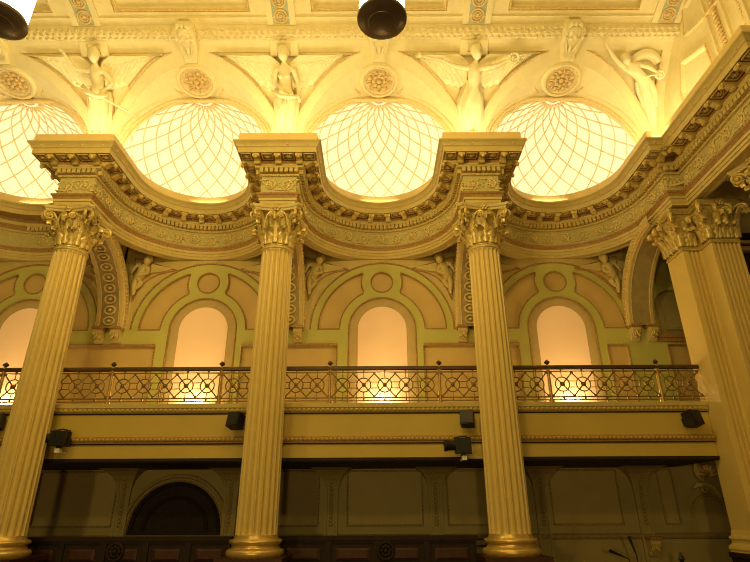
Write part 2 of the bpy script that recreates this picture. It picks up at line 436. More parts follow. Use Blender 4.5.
# ------------------------------------------------------------------ upper vault
VR = 2.5; VYC = 7.05; VZ = 7.0
def cove(x, z, w=0.):        # point on the cove above elevation (x, z), w metres out of the surface
    zz = max(VZ, z); y = sqrt(max(0, VR*VR-(zz-VZ)**2))
    n = Vector((-y, -(zz-VZ)))/VR if z > VZ else Vector((-1, 0))
    return (x, VYC+y+n.x*w, z+n.y*w)
def covs(x0):                # local relief coordinates (u across, w out, v up along the curve from z=7)
    def f(u, w, v):
        if v < 0: return (x0+u, VYC+VR-w, VZ+v)
        a = v/VR; return (x0+u, VYC+(VR-w)*cos(a), VZ+(VR-w)*sin(a))
    return f
def cphi(x, phi, w=0.): 
    a = radians(phi); return (x, VYC+(VR-w)*cos(a), VZ+(VR-w)*sin(a))
ZT = 9.05
AR = 1.80
XL, XR = -9.7, 6.32
def xsamples(bx):
    return [bx+AR*cos(pi-pi*k/40) for k in range(41)]
b = MB()       # recessed ground of the spandrels + plain cove
rb = MB()      # raised field round the spandrel panels
for i, bx in enumerate(BX):
    xs = xsamples(bx)
    P = [[cove(x, (VZ+sqrt(max(0, AR*AR-(x-bx)**2)))*(1-t/10)+ZT*t/10, -.07) for t in range(11)] for x in xs]
    b.grid(P)
    xr = (bx+2.2) if i < 3 else XR
    xl = bx+AR
    P = [[cove(x, 6.6+(ZT-6.6)*t/22, -.07) for t in range(23)] for x in (xl, (xl+xr)/2, xr)]
    b.grid(P)
    if i == 0: b.grid([[cove(x, 6.6+(ZT-6.6)*t/22, -.07) for t in range(23)] for x in (-10.1, bx-AR)])
    # archivolt ring between r=1.8 and r=2.0 (clipped under the top strip)
    n = 48; rows = []
    for k in range(n+1):
        a = pi*k/n; ca, sa = cos(a), sin(a)
        ro = 2.0
        z1 = min(VZ+ro*sa, 8.97); x1 = bx+ro*ca if abs(ro*ca) < 1.985 else bx+1.985*ca
        rows.append([cove(bx+AR*ca, VZ+AR*sa, -.07), cove(bx+AR*ca, VZ+AR*sa, .0), cove(x1, z1, 0.), cove(x1, z1, -.07)])
    rb.grid(rows)
rows = [[cove(XL+(XR-XL)*k/60, z, w) for z, w in ((8.96,-.07),(8.96,0),(9.0,0),(ZT,0))] for k in range(61)]
rb.grid(rows)
up = struct(b.build('wall_upper', 'cream', None, smooth=30))
rb.build('vault_archivolts', 'cream', up, smooth=30)
# rounded inner lip of each arch and thin gilt beads bordering the spandrels
b = MB()
for i, bx in enumerate(BX):
    b.tube([cove(bx+2.0*cos(a), VZ+2.0*sin(a), .01) for a in [pi*(.02+.96*k/60) for k in range(61)] if VZ+2.0*sin(a) < 8.97 and abs(cos(a)) < .99 and cos(a) < 0], .016, 6)
    b.tube([cove(bx+2.0*cos(a), VZ+2.0*sin(a), .01) for a in [pi*(.02+.96*k/60) for k in range(61)] if VZ+2.0*sin(a) < 8.97 and abs(cos(a)) < .99 and cos(a) > 0], .016, 6)
b.build('spandrel_bead', 'vgold', up)
# horizontal bands of the cove above the arches
def band(prof, name, m, x0=XL, x1=XR, n=2, parent=up, smooth=30):
    s = MB(); s.grid([[cphi(x0+(x1-x0)*k/n, ph, w) for ph, w in prof] for k in range(n+1)]); return s.build(name, m, parent, smooth=smooth)
PH0 = math.degrees(math.asin((ZT-VZ)/VR))
band([(PH0,0),(PH0+.3,.0),(PH0+.4,.02)]+[(57.2+k*.78, .03+.065*sin(pi*k/8)) for k in range(9)]+[(63.6,.02),(63.8,0),(66.5,0),(66.6,.03),(67.4,.04),(67.6,0),(68.2,0)], 'garland_band', 'cream')
# garland of overlapping leaves
lm = MB()
for k in range(int((XR-XL)/.13)):
    x = XL+.06+k*.13; s_ = 1
    for ph, o in ((58.3,0),(60.3,.065),(62.3,0)):
        w0 = .03+.065*sin(pi*(ph-57.2)/6.24)
        v = [(x+o-.075, ph, w0-.01), (x+o, ph-1.05, w0+.01), (x+o+.06, ph, w0+.055), (x+o, ph+1.05, w0+.01)]
        c = (x+o+.01, ph, w0+.06)
        lm.add([cphi(*p) for p in v]+[cphi(*c)], [(0,1,4),(1,2,4),(2,3,4),(3,0,4)])
lm.build('garland_leaves', 'cream', up)
# coffered ceiling above
cb = MB(); 
def strip(x0, x1, prof): cb.grid([[cphi(x, ph, w) for ph, w in prof] for x in (x0, x1)])
edges = [XL]+CX+[XR]
for xc in CX+[-9.89]:
    strip(xc-.62, xc+.62, [(68.2,0)]+[(68.2+k*3, 0) for k in range(1, 8)])
    xa, xb = xc+.62, min(xc+3.38, XR)
    strip(xa, xb, [(68.2,0),(69.6,0),(69.6,-.04),(70.6,-.04),(70.6,-.12)]+[(73+k*3, -.12) for k in range(6)])
    for xq, s_ in ((xa, 1), (xb, -1)):
        cb.grid([[cphi(x, ph, w) for ph in (69.6,73,77,81,85,89.2)] for x, w in ((xq,0),(xq,-.04),(xq+s_*.06,-.04),(xq+s_*.06,-.12))])
cb.box(XL, 9, -3, 7.1, 9.5, 9.6)
strip(5.38, XR, [(68.2,0)]+[(68.2+k*3, 0) for k in range(1, 8)])
ceil = struct(cb.build('ceiling', 'cream'))
b = MB()
for xc in CX+[-9.89]:
    xa, xb = xc+.62, min(xc+3.38, XR)
    b.tube([cphi(xa+.03+(xb-xa-.06)*k/20, 70.1, -.03) for k in range(21)], .022, 6)
    for xq in (xa+.03, xb-.03): b.tube([cphi(xq, ph, -.03) for ph in (70.1,73,77,81,85,89)], .022, 6)
b.build('coffer_bead', 'vgold', ceil)
# painted ribs with roundels above each column
ribm = MB(); X = 0
ribm.grid([[cphi(x, ph, w) for x, w in ((-.29,0),(-.29,.05),(-.17,.05),(-.17,.03),(.17,.03),(.17,.05),(.29,.05),(.29,0))] for ph in (64,67,70,73,76,79,82,85,88)])
ribm.grid([[cphi(x, 64, w) for x, w in ((-.29,0),(-.29,.05),(-.21,.05),(.21,.05),(.29,.05),(.29,0))], [cphi(x, 64, -.02) for x in (-.29,-.29,-.21,.21,.29,.29)]])
RIB = ribm.mesh('rib_band', 'cream')
RIBG = MB().grid([[cphi(x, ph, .034) for x in (-.168,.168)] for ph in (64.5,67,70,73,76,79,82,85,88)]).mesh('rib_ground', 'blueg')
def roundel_mb(phi):
    s = MB(); f = covs(0); v0 = radians(phi)*VR
    for r, t in ((.125,.02),(.08,.014)): s.tube([(r*cos(a), .045, v0+r*sin(a)) for a in [2*pi*k/28 for k in range(28)]], t, 6, True, f)
    s.ball((0,.05,v0), (.04,.03,.04), 8, 5, f)
    for k in range(4): s.tube([(.05*cos(k*pi/2), .045, v0+.05*sin(k*pi/2)), (.085*cos(k*pi/2), .045, v0+.085*sin(k*pi/2))], .014, 5, False, f)
    return s
RO = [roundel_mb(p).mesh('roundel', 'vgold') for p in (67.9,74.9,81.9)]
for i, xc in enumerate(CX+[6.0]):
    r = thing('ceiling_rib', 'pale blue-green ceiling rib with gold roundels above the %s' % ['staff-holding angel','bare-armed angel with lowered arms','wreath-holding angel','reclining trumpet figure in the corner'][i], 'ceiling rib', (xc,0,0), 'ceiling ribs')
    link('rib_band', RIB, r); link('rib_ground', RIBG, r)
    for m_ in RO: link('roundel', m_, r)

# half-dome niches with lattice skylights
def dome_lattice(bx, k):
    R = 1.66; Yc = 9.70
    def S(th, ps, r=R): return (bx+r*sin(th)*cos(ps), Yc+r*sin(th)*sin(ps), VZ+r*cos(th))
    b = MB()      # barrel from the cove to the skylight
    rows = []
    for q in range(41):
        a = pi*q/40; x0, z0 = bx+AR*cos(a), VZ+AR*sin(a); p0 = cove(x0, z0, -.02)
        p1 = (bx+1.70*cos(a), 9.66, VZ+1.70*sin(a)); p2 = (bx+1.62*cos(a), 9.70, VZ+1.62*sin(a))
        rows.append([tuple(Vector(p0).lerp(Vector(p1), t/6)) for t in range(7)]+[p2])
    b.grid(rows)
    for s_ in (-1, 1): b.grid([[(bx+s_*AR, 9.5, z), (bx+s_*1.70, 9.66, z)] for z in (6.55, VZ)])
    ps = [pi*q/24 for q in range(25)]
    b.grid([[(bx+1.70*cos(p_), 9.66+1.70*sin(p_), z) for p_ in ps] for z in (6.6, 6.86)])
    n = struct(b.build('ceiling_niche_%d' % (k+1), 'cream', None, smooth=35))
    b = MB(); b.tube([(bx+1.685*cos(a), 9.63, VZ+1.685*sin(a)) for a in [pi*q/60 for q in range(61)] if abs(a-pi/2) > .34], .04, 8)
    b.tube([(bx+1.74*cos(a), 9.50, VZ+1.735*sin(a)) for a in [pi*q/60 for q in range(61)] if a-pi/2 > .34], .016, 6)
    b.tube([(bx+1.74*cos(a), 9.50, VZ+1.735*sin(a)) for a in [pi*q/60 for q in range(61)] if a-pi/2 < -.34], .016, 6)
    b.build('niche_border', 'palegold', n)
    w = bpy.data.objects.new('window_%d' % (k+5), None); COL.objects.link(w); struct(w)
    g = MB(); g.grid([[S(radians(2+100*i/24), pi*j/32, 1.72) for j in range(33)] for i in range(25)]); g.build('glass', 'sky', w, smooth=True)
    l = MB(); N = 11; kk = .86
    th = [radians(7+93*q/26) for q in range(27)]
    for fam in (-1, 1):
        for j in range(-14, N+15):
            seg = []
            for t in th:
                p_ = pi*(j+.5)/N+fam*kk*(t-pi/2)
                if 0 <= p_ <= pi: seg.append(S(t, p_))
                else:
                    if len(seg) > 1: l.tube(seg, .015, 5, cap=False)
                    seg = []
            if len(seg) > 1: l.tube(seg, .015, 5, cap=False)
    l.build('lattice_bars', 'palegold', w)
    m = MB(); m.lathe([(.0,8.60),(.05,8.60),(.085,8.61),(.12,8.635),(.14,8.66)], 20, (bx, Yc, 0)); m.build('lattice_boss', 'vgold', w, smooth=True)
for k, bx in enumerate(BX): dome_lattice(bx, k)

# medallions in the crowns
def make_medallion():
    root = thing('medallion', '', 'medallion')
    b = MB(); b.lathe([(0,.0),(.30,.0),(.33,-.02),(.36,-.05),(.395,-.05),(.42,-.02),(.43,.01),(.43,.04)], 40); b.build('rim', 'cream', root, smooth=40)
    b = MB(); b.tube([(.345*cos(2*pi*k/40), .345*sin(2*pi*k/40), -.035) for k in range(40)], .016, 6, True)
    for s_ in (-1, 1): b.tube([(.58*cos(a)*s_, .50*sin(a), .012) for a in [-.75+1.5*k/16 for k in range(17)]], .022, 6)
    b.build('gilt_ring', 'vgold', root)
    b = MB(); b.ball((0,0,-.02), (.06,.06,.05), 10, 6)
    for k in range(8):
        a = k*pi/4
        b.ball((.12*cos(a), .12*sin(a), -.02), (.05,.05,.035), 8, 5); b.ball((.22*cos(a+.39), .22*sin(a+.39), -.015), (.055,.055,.03), 8, 5)
        b.tube([(.15*cos(a), .15*sin(a), -.03), (.21*cos(a+.15), .21*sin(a+.15), -.035), (.27*cos(a-.05), .27*sin(a-.05), -.02)], .016, 5)
    b.build('rosette', 'vgold', root, smooth=True)
    return root
md = make_medallion()
where = ['round rosette medallion in the niche crown at the far left, partly cut off','round rosette medallion in the niche crown between the staff angel and bare-armed angel',
         'round rosette medallion in the niche crown below the hanging lamp','round rosette medallion in the niche crown beside the reclining trumpet figure']
for k, bx in enumerate(BX):
    o = md if k == 0 else copy_tree(md)
    o.location = (bx, 9.17, 8.70); o.rotation_euler = (radians(-12), 0, 0); o['label'] = where[k]; o['group'] = 'rosette medallions in the niche crowns'

# keystone brackets over the niches
def make_keystone():
    root = thing('keystone_bracket', '', 'bracket')
    f = covs(0); v = lambda ph: radians(46.8+(ph-46.8)*1.34)*VR
    b = MB(); P = []
    for ph, w, h in ((46.8,.03,.11),(47.6,.07,.12),(48.6,.07,.13),(49.3,.05,.13),(51,.07,.15),(53,.12,.165),(55,.18,.18),(57,.22,.19),(59,.21,.185),(60.5,.14,.15),(61.2,.04,.1)):
        h *= 1.15; P.append([(-h,-.06,v(ph)),(-h,w,v(ph)),(-h*.7,w+.03,v(ph)),(-h*.25,w+.015,v(ph)),(h*.25,w+.015,v(ph)),(h*.7,w+.03,v(ph)),(h,w,v(ph)),(h,-.06,v(ph))])
    b.grid(P, T=f); b.f.append(tuple(range(8)))
    b.build('scroll_block', 'cream', root, smooth=40)
    b = MB()
    b.ball((0,.24,v(57.6)), (.13,.07,.13), 12, 8, f); b.ball((0,.30,v(56.2)), (.055,.05,.05), 8, 6, f)
    for s_ in (-1, 1):
        b.ball((s_*.065,.29,v(57.9)), (.03,.025,.022), 8, 5, f); b.ball((s_*.07,.28,v(55.3)), (.05,.045,.035), 8, 5, f)
        for q in range(4): b.ball((s_*(.11+.02*q), .2, v(59.6-q*1.3)), (.05,.06,.06), 8, 5, f)
        b.tube([(s_*.12,.18,v(54.5)),(s_*.10,.15,v(52)),(s_*.05,.09,v(50))], .02, 6, False, f)
    for q in range(3): b.ball(((q-1)*.08,.22,v(60.4)), (.05,.06,.05), 8, 5, f)
    b.ball((0,.10,v(51.5)), (.045,.04,.1), 8, 6, f)
    b.build('carved_mask', 'relief', root, smooth=True)
    return root
ks = make_keystone()
kl = ['carved scroll keystone bracket at the far left edge, above the cut-off niche','carved scroll keystone bracket between the staff angel and bare-armed angel','carved scroll keystone bracket half hidden behind the hanging lamp','carved scroll keystone bracket between wreath-holding angel and reclining figure']
for k, bx in enumerate(BX):
    o = ks if k == 0 else copy_tree(ks)
    o.location = (bx, 0, 0); o['label'] = kl[k]; o['group'] = 'keystone brackets over the niches'

# ------------------------------------------------------------------ winged figures
def wing_mb(s_, f, lift=0.0):
    b = MB(); P = []; Q = []
    NU, NV = 60, 30
    for i in range(NU+1):
        u = 1.42*i/NU
        zt = 8.945-.02*sin(pi*i/NU)-.20*max(0, 1-u/.34)**1.3; vt = VR*math.asin((zt-VZ)/VR)
        if u > .30: zl = VZ+sqrt(max(0, 2.06**2-(2-u)**2))
        else: zl = VZ+sqrt(2.06**2-1.7**2)
        if u < .8: zl = max(zl, 8.40+.14*(u/.8)**2+.035*abs(sin(u*22)))
        zl = min(zl, zt-.02); vl = VR*math.asin((zl-VZ)/VR)
        row = []
        for j in range(NV+1):
            t = j/NV; v = vt+(vl-vt)*t
            fe = 0
            if t > .25: fe = .020*abs(sin((u*.9+t*.35)*30+int(t*3.2)*1.3))
            else: fe = .012*abs(sin(u*40))*abs(sin(t*30))
            lay = .05*(1-t)+.012
            edge = min(1, 6*(1-t)+.25)*min(1, (NU-i)/3+.3)*(1 if u > .1 else .6)*(1 if u > .1 else .6)
            row.append((s_*u, (.05+lay+fe)*edge-.0+lift, v))
        P.append(row); Q.append([(a, -.07, c) for a, _, c in row])
    b.grid(P, T=f)
    rim = [P[0], P[-1], [r[0] for r in P], [r[-1] for r in P]]
    for r in rim: b.grid([r, [(a, -.07, c) for a, _, c in r]], T=f)
    return b
def V(*p): return p
def head_mb(b, c, f, tilt=0., turn=0., s_=1.):
    R = Matrix.Rotation(turn, 3, 'Z') @ Matrix.Rotation(tilt, 3, 'Y')
    def g(x, w, v):
        p = R @ Vector((x*s_, -w*s_, v*s_)); return f(c[0]+p.x, c[1]-p.y, c[2]+p.z)
    return g
def add_head(par, c, f, tilt=0., turn=0., s_=1.15, hm='relief'):
    g = head_mb(None, c, f, tilt, turn, s_)
    hb = MB(); rows = []
    for i in range(15):
        a = pi*i/14; z = -.125*cos(a); 
        jaw = .8+.2*min(1, (z+.125)/.10)
        row = []
        for k in range(20):
            t = 2*pi*k/20; x = .082*sin(a)*sin(t)*jaw; w = .10*sin(a)*cos(t)
            if cos(t) > .5:
                if abs(sin(t)) < .25 and -.05 < z < .03: w += .022
                if .2 < abs(sin(t)) < .6 and .0 < z < .035: w -= .014
                if abs(sin(t)) < .4 and -.075 < z < -.055: w += .008
            row.append((x, w, z))
        rows.append(row)
    hb.grid(rows, False, True, g)
    hair = MB()
    hr = []
    for i in range(9):
        a = pi*.62*i/8; row = []
        for k in range(18):
            t = 2*pi*k/18; fr = max(0, cos(t))
            aa = a*(1-.42*fr**2)
            row.append((.098*sin(aa)*sin(t)*(1+.05*sin(7*t)), -.012+.116*sin(aa)*cos(t), .02+.125*cos(aa)+.006*sin(9*t)))
        hr.append(row)
    hair.grid(hr, False, True, g)
    hair.ball((0,-.10,.03), (.06,.06,.06), 8, 6, g)
    return hb, hair
def hand(verts, edges, wi, wpos, direc, side, s_=1.):
    """five short fingers rooted in the palm"""
    d = Vector(direc).normalized(); n = Vector(side).normalized()
    w = Vector(wpos); p = w+d*.05*s_
    verts.append((*p, .026*s_)); pi_ = len(verts)-1; edges.append((wi, pi_))
    for q, (off, L) in enumerate(((-.024,.060),(-.008,.072),(.008,.068),(.022,.054))):
        a = p+d*.03*s_+n*off*s_; e = a+d*L*.55*s_; e2 = e+d*L*.4*s_+Vector((0,-.012*s_,0))
        i0 = len(verts); verts += [(*a, .011*s_), (*e, .0095*s_), (*e2, .008*s_)]; edges += [(pi_, i0), (i0, i0+1), (i0+1, i0+2)]
    a = w+d*.03*s_-n*.03*s_; e = a+d*.03*s_-n*.02*s_
    i0 = len(verts); verts += [(*a, .012*s_), (*e, .009*s_)]; edges += [(pi_, i0), (i0, i0+1)]
def body_mesh(J, limbs, f, s_=1.):
    verts = []; edges = []; idx = {}
    for n, p in J.items(): idx[n] = len(verts); verts.append(p)
    for ch in limbs:
        for a, c in zip(ch[:-1], ch[1:]): edges.append((idx[a], idx[c]))
    for side in ('l', 'r'):
        w = 'wr_'+side
        if w in J:
            el = Vector(J['el_'+side][:3]); wr = Vector(J[w][:3]); d = wr-el
            sd = Vector((-d.z, 0, d.x)) if d.length else Vector((1,0,0))
            hand(verts, edges, idx[w], wr, d, sd, s_)
    vs, fs = skin(verts, edges, 2)
    b = MB(); b.add(vs, fs, f); return b
def drape(f, sec, folds=9, amp=.03, twist=0., wback=-.05):
    """skirt: sec rows of (v, uc, halfwidth, depth)"""
    b = MB(); rows = []
    n = len(sec)
    for i, (v, uc, hw, dp) in enumerate(sec):
        row = []
        for k in range(41):
            t = k/40; a = pi*t
            r = 1+amp/hw*abs(sin(folds*pi*t+twist*i/(n-1)))-amp/hw*.5
            row.append((uc-hw*cos(a)*r, wback+dp*sin(a)*r+amp*.6*abs(sin(folds*pi*t+twist*i/(n-1))), v))
        rows.append(row)
    b.grid(rows, T=f); return b

def angel(kind, x0, label):
    root = thing('winged_figure_relief', label, 'angel', (0,0,0), 'winged figures between the niches')
    f0 = covs(x0)
    f = lambda u, w, v: f0(u*1.12, w*1.1, v*1.135)
    W = .13     # depth of the body axis out of the wall
    if kind == 0:      # arm raised behind the head, staff across the hips, weight to one side
        J = dict(pel=(-.02,W,1.18,.115), bel=(.0,W+.02,1.34,.10), rib=(.02,W+.03,1.52,.125), sho=(.0,W+.02,1.68,.085), nek=(.02,W+.03,1.78,.042), hed=(.04,W+.03,1.86,.05),
                 sh_l=(-.15,W+.02,1.66,.06), el_l=(-.36,W+.06,1.72,.045), wr_l=(-.50,W+.05,1.97,.030),
                 sh_r=(.17,W+.02,1.66,.06), el_r=(.30,W+.05,1.43,.047), wr_r=(.17,W+.14,1.29,.032),
                 hp_l=(-.12,W,1.10,.11), kn_l=(-.13,W+.06,.80,.085), an_l=(-.07,W+.02,.44,.045), ft_l=(-.09,W+.10,.37,.035),
                 hp_r=(.09,W,1.10,.11), kn_r=(.08,W+.03,.80,.08), an_r=(.04,W,.44,.045), ft_r=(.06,W+.09,.37,.035))
        hd = (.035,W+.05,1.96,.12,.2)
    elif kind == 1:    # frontal, one arm across the hips, the other hanging
        J = dict(pel=(.0,W,1.18,.12), bel=(.0,W+.02,1.34,.105), rib=(.0,W+.03,1.53,.13), sho=(.0,W+.02,1.70,.085), nek=(.0,W+.03,1.79,.042), hed=(-.0,W+.03,1.87,.05),
                 sh_l=(-.17,W+.02,1.68,.06), el_l=(-.20,W+.03,1.40,.047), wr_l=(.02,W+.16,1.26,.032),
                 sh_r=(.17,W+.02,1.68,.06), el_r=(.24,W+.02,1.42,.047), wr_r=(.26,W+.07,1.17,.032),
                 hp_l=(-.10,W,1.10,.11), kn_l=(-.10,W+.05,.80,.085), an_l=(-.07,W,.42,.045), ft_l=(-.08,W+.09,.35,.035),
                 hp_r=(.10,W,1.10,.11), kn_r=(.10,W+.03,.80,.08), an_r=(.06,W,.42,.045), ft_r=(.07,W+.09,.35,.035))
        hd = (-.01,W+.05,1.97,-.08,-.15)
    else:              # both arms spread, horn in one hand and wreath in the other
        J = dict(pel=(-.02,W,1.18,.115), bel=(.0,W+.02,1.34,.10), rib=(.02,W+.03,1.53,.125), sho=(.02,W+.02,1.70,.085), nek=(.03,W+.03,1.79,.042), hed=(.04,W+.03,1.87,.05),
                 sh_l=(-.15,W+.03,1.69,.06), el_l=(-.37,W+.06,1.73,.045), wr_l=(-.60,W+.07,1.84,.030),
                 sh_r=(.19,W+.03,1.69,.06), el_r=(.40,W+.06,1.73,.045), wr_r=(.62,W+.06,1.84,.030),
                 hp_l=(-.11,W,1.10,.11), kn_l=(-.15,W+.05,.80,.085), an_l=(-.04,W,.44,.045), ft_l=(-.05,W+.09,.36,.035),
                 hp_r=(.09,W,1.10,.11), kn_r=(.11,W+.03,.80,.08), an_r=(.04,W,.44,.045), ft_r=(.05,W+.09,.36,.035))
        hd = (.03,W+.06,1.98,-.15,.25)
    limbs = [('pel','bel','rib','sho','nek','hed'),('sho','sh_l','el_l','wr_l'),('sho','sh_r','el_r','wr_r'),('pel','hp_l','kn_l','an_l','ft_l'),('pel','hp_r','kn_r','an_r','ft_r')]
    bd = body_mesh(J, limbs, f)
    if kind == 1:
        for s_ in (-1, 1): bd.ball((s_*.065, W+.135, 1.55), (.055,.045,.05), 10, 6, f)
    hb, hr = add_head(root, hd[:3], f, hd[3], hd[4])
    bd.v_off = 0
    o = len(bd.v); bd.v += hb.v; bd.f += [tuple(i+o for i in q) for q in hb.f]
    bd.build('body', 'relief', root, smooth=True)
    hr.build('hair', 'relief', root, smooth=True)
    for s_ in (-1, 1): wing_mb(s_, f0).build('wing', 'relief', root, smooth=30)
    if kind == 0:
        drape(f, [(1.30,-.02,.19,.25),(1.15,-.03,.235,.30),(.95,-.03,.225,.27),(.72,-.02,.20,.24),(.5,-.01,.16,.19),(.36,-.01,.15,.16)], 7, .03, 1.2).build('drapery', 'relief', root, smooth=True)
        b = MB(); b.tube([(-.24,W+.20,1.36),(.05,W+.20,1.18),(.58,W+.12,.86)], .020, 7, False, f)
        b.tube([(-.24,W+.2,1.36),(-.30,W+.2,1.42)], [.03,.02], 7, False, f); b.build('staff', 'relief', root, smooth=True)
        b = MB(); b.tube([(-.26,W+.06,1.40),(-.10,W+.22,1.22),(.10,W+.24,1.13),(.25,W+.12,1.20)], [.03,.05,.05,.03], 8, False, f); b.build('sash', 'relief', root, smooth=True)
    elif kind == 1:
        drape(f, [(1.20,.01,.215,.26),(1.10,.0,.25,.29),(.92,-.01,.235,.27),(.70,-.01,.195,.23),(.5,.0,.16,.19),(.33,.0,.15,.15)], 6, .032, .5).build('drapery', 'relief', root, smooth=True)
        b = MB(); b.tube([(-.24,W+.10,1.26),(-.08,W+.22,1.14),(.08,W+.23,1.10),(.27,W+.12,1.16)], [.03,.045,.05,.035], 8, False, f)
        b.tube([(.02,W+.2,1.12),(-.05,W+.24,.9),(-.03,W+.2,.6)], [.04,.035,.02], 7, False, f); b.build('sash', 'relief', root, smooth=True)
    else:
        drape(f, [(1.46,.01,.165,.22),(1.30,.0,.19,.26),(1.12,-.02,.25,.30),(.92,-.03,.255,.29),(.70,-.01,.235,.25),(.5,.0,.15,.19),(.34,.0,.13,.15)], 5, .042, 5.).build('drapery', 'relief', root, smooth=True)
        b = MB(); b.tube([(-.58,W+.1,1.84),(-.80,W+.08,1.88),(-1.0,W+.06,1.93)], [.018,.022,.03], 8, False, f)
        b.tube([(-1.0,W+.06,1.93),(-1.08,W+.06,1.95)], [.035,.07], 10, False, f); b.build('horn', 'relief', root, smooth=True)
        b = MB(); b.tube([(.74+.085*cos(2*pi*k/20), W+.05, 1.88+.085*sin(2*pi*k/20)) for k in range(20)], .026, 7, True, f)
        for k in range(14): b.ball((.74+.09*cos(2*pi*k/14), W+.07, 1.88+.09*sin(2*pi*k/14)), .024, 6, 4, f)
        b.build('wreath', 'relief', root, smooth=True)
    # moulded block and small pedestal that carry the figure
    b = MB(); b.box(-.16,.16,-.06,.12,.26,.37, f0); b.build('foot_block', 'cream', root)
    b = MB(); P = []
    for uu, vv, w_ in ((.30,.17,-.02),(.30,.17,.035),(.27,.14,.05),(.13,.10,.05),(.11,.09,-.06),(.0,.0,-.06)):
        P.append([f0(-uu, w_, 2.34-vv), f0(uu, w_, 2.34-vv), f0(uu, w_, 2.34+vv), f0(-uu, w_, 2.34+vv)])
    b.grid(P, False, True); b.build('head_block', 'cream', root)
    return root
angel(0, CX[0], 'plaster winged figure with one arm raised to its head and a staff across its hips')
angel(1, CX[1], 'plaster winged figure facing forward with lowered arms, bare torso and draped hips')
angel(2, CX[2], 'plaster winged figure with both arms spread, horn in one hand and wreath in other')

# corner figure with one raised arm
root = thing('winged_figure_relief', 'plaster reclining winged child with one arm raised and a trumpet, in the corner spandrel', 'angel', (0,0,0), 'winged figures between the niches')
f = covs(6.11)
W = .10
J = dict(pel=(-.30,W,1.60,.12), bel=(-.42,W+.02,1.72,.115), rib=(-.54,W+.03,1.82,.125), sho=(-.66,W+.02,1.92,.08), nek=(-.74,W+.03,2.00,.045), hed=(-.79,W+.03,2.06,.05),
         sh_l=(-.76,W+.02,1.88,.06), el_l=(-1.02,W+.05,2.08,.05), wr_l=(-1.22,W+.05,2.33,.035),
         sh_r=(-.54,W+.02,1.98,.06), el_r=(-.30,W+.08,1.92,.05), wr_r=(-.12,W+.10,1.80,.035),
         hp_l=(-.30,W,1.48,.10), kn_l=(-.16,W+.04,1.20,.075), an_l=(-.08,W,.80,.045),
         hp_r=(-.20,W,1.58,.10), kn_r=(-.10,W+.05,1.36,.07), an_r=(-.04,W,1.05,.045))
limbs = [('pel','bel','rib','sho','nek','hed'),('sho','sh_l','el_l','wr_l'),('sho','sh_r','el_r','wr_r'),('pel','hp_l','kn_l','an_l'),('pel','hp_r','kn_r','an_r')]
bd = body_mesh(J, limbs, f)
hb, hr = add_head(root, (-.80,W+.05,2.08), f, -.5, -.3, 1.05)
o = len(bd.v); bd.v += hb.v; bd.f += [tuple(i+o for i in q) for q in hb.f]
bd.build('body', 'relief', root, smooth=True); hr.build('hair', 'relief', root, smooth=True)
drape(f, [(1.62,-.28,.20,.22),(1.45,-.24,.20,.22),(1.2,-.16,.16,.18),(.9,-.10,.11,.14),(.6,-.05,.06,.09),(.42,-.02,.03,.05)], 5, .03, 2.).build('drapery', 'relief', root, smooth=True)
b = MB(); P = []
for i in range(14):
    t = i/13; a = 2.9-2.3*t; u = -.36+.30*cos(a)*1.05+.03*t; v = 1.82+.36*sin(a)
    P.append([(u*1.0+q*.05*cos(a), W*.4+.09*(1-abs(q/1.6))+.02*abs(sin(3*t*pi+q)), v+q*.07*sin(a)) for q in (-1.6,-.8,0,.8,1.6)])
b.grid(P, T=f); b.build('wing', 'relief', root, smooth=True)
b = MB(); b.tube([(-.44,W+.10,1.68),(-.25,W+.12,1.74),(-.10,W+.12,1.77)], .022, 7, False, f)
b.tube([(-.06+.085*cos(2*pi*k/20), W+.10, 1.76+.085*sin(2*pi*k/20)) for k in range(20)], .028, 7, True, f); b.build('trumpet', 'relief', root, smooth=True)
# right-hand border of the corner spandrel
b = MB(); b.grid([[cove(x, z, w) for x, w in ((6.12,-.07),(6.12,0),(XR,0))] for z in [6.6+.1*k for k in range(24)]+[8.97]]); b.build('corner_border', 'cream', up)
b = MB(); b.tube([cove(6.11, 7.2+.1*k, .0) for k in range(18)], .018, 6); b.build('corner_bead', 'vgold', up)

# right side wall of the vault with panels
b = MB(); xw = 6.30
b.grid([[(xw, y, z) for z in (6.5,9.62)] for y in (9.75, 3.5)])
ws = struct(b.build('wall_right', 'cream'))
def sidepanel(pts, name, par=ws):
    s = MB(); n = len(pts); c = Vector((sum(p[0] for p in pts)/n, sum(p[1] for p in pts)/n))
    rings = []
    for sc_, w in ((1.0,0),(1.0,.05),(.93,.06),(.88,.02),(.86,.0)):
        rings.append([(xw-w, c.x+(p[0]-c.x)*sc_, c.y+(p[1]-c.y)*sc_) for p in pts])
    s.grid(rings, False, True); o = s.build(name, 'cream', par)
    s = MB(); s.tube([(xw-.055, c.x+(p[0]-c.x)*.965, c.y+(p[1]-c.y)*.965) for p in pts], .022, 6, True); s.build('panel_bead', 'vgold', par)
sidepanel([(8.72,6.7),(8.62,7.8),(8.38,8.42),(7.60,8.10),(7.55,6.7)], 'side_panel')
sidepanel([(8.08,8.78),(7.90,9.35),(7.0,9.35),(7.02,8.52),(7.35,8.55)], 'side_panel_upper')
b = MB()
for y0, y1, w in ((7.45,7.40,.05),(7.05,7.0,.05),(6.75,6.55,.06)): b.box(xw-w, xw, y1, y0, 6.5, 9.5)
b.build('side_pilaster', 'cream', ws)
b = MB()
for k in range(30): b.ball((xw-.03, 7.22, 6.8+.09*k), (.04,.07,.045), 8, 5)
for k in range(40): b.ball((xw-.06, 6.65, 6.8+.07*k), (.02,.03,.022), 6, 4)
b.build('side_garland', 'vgold', ws)

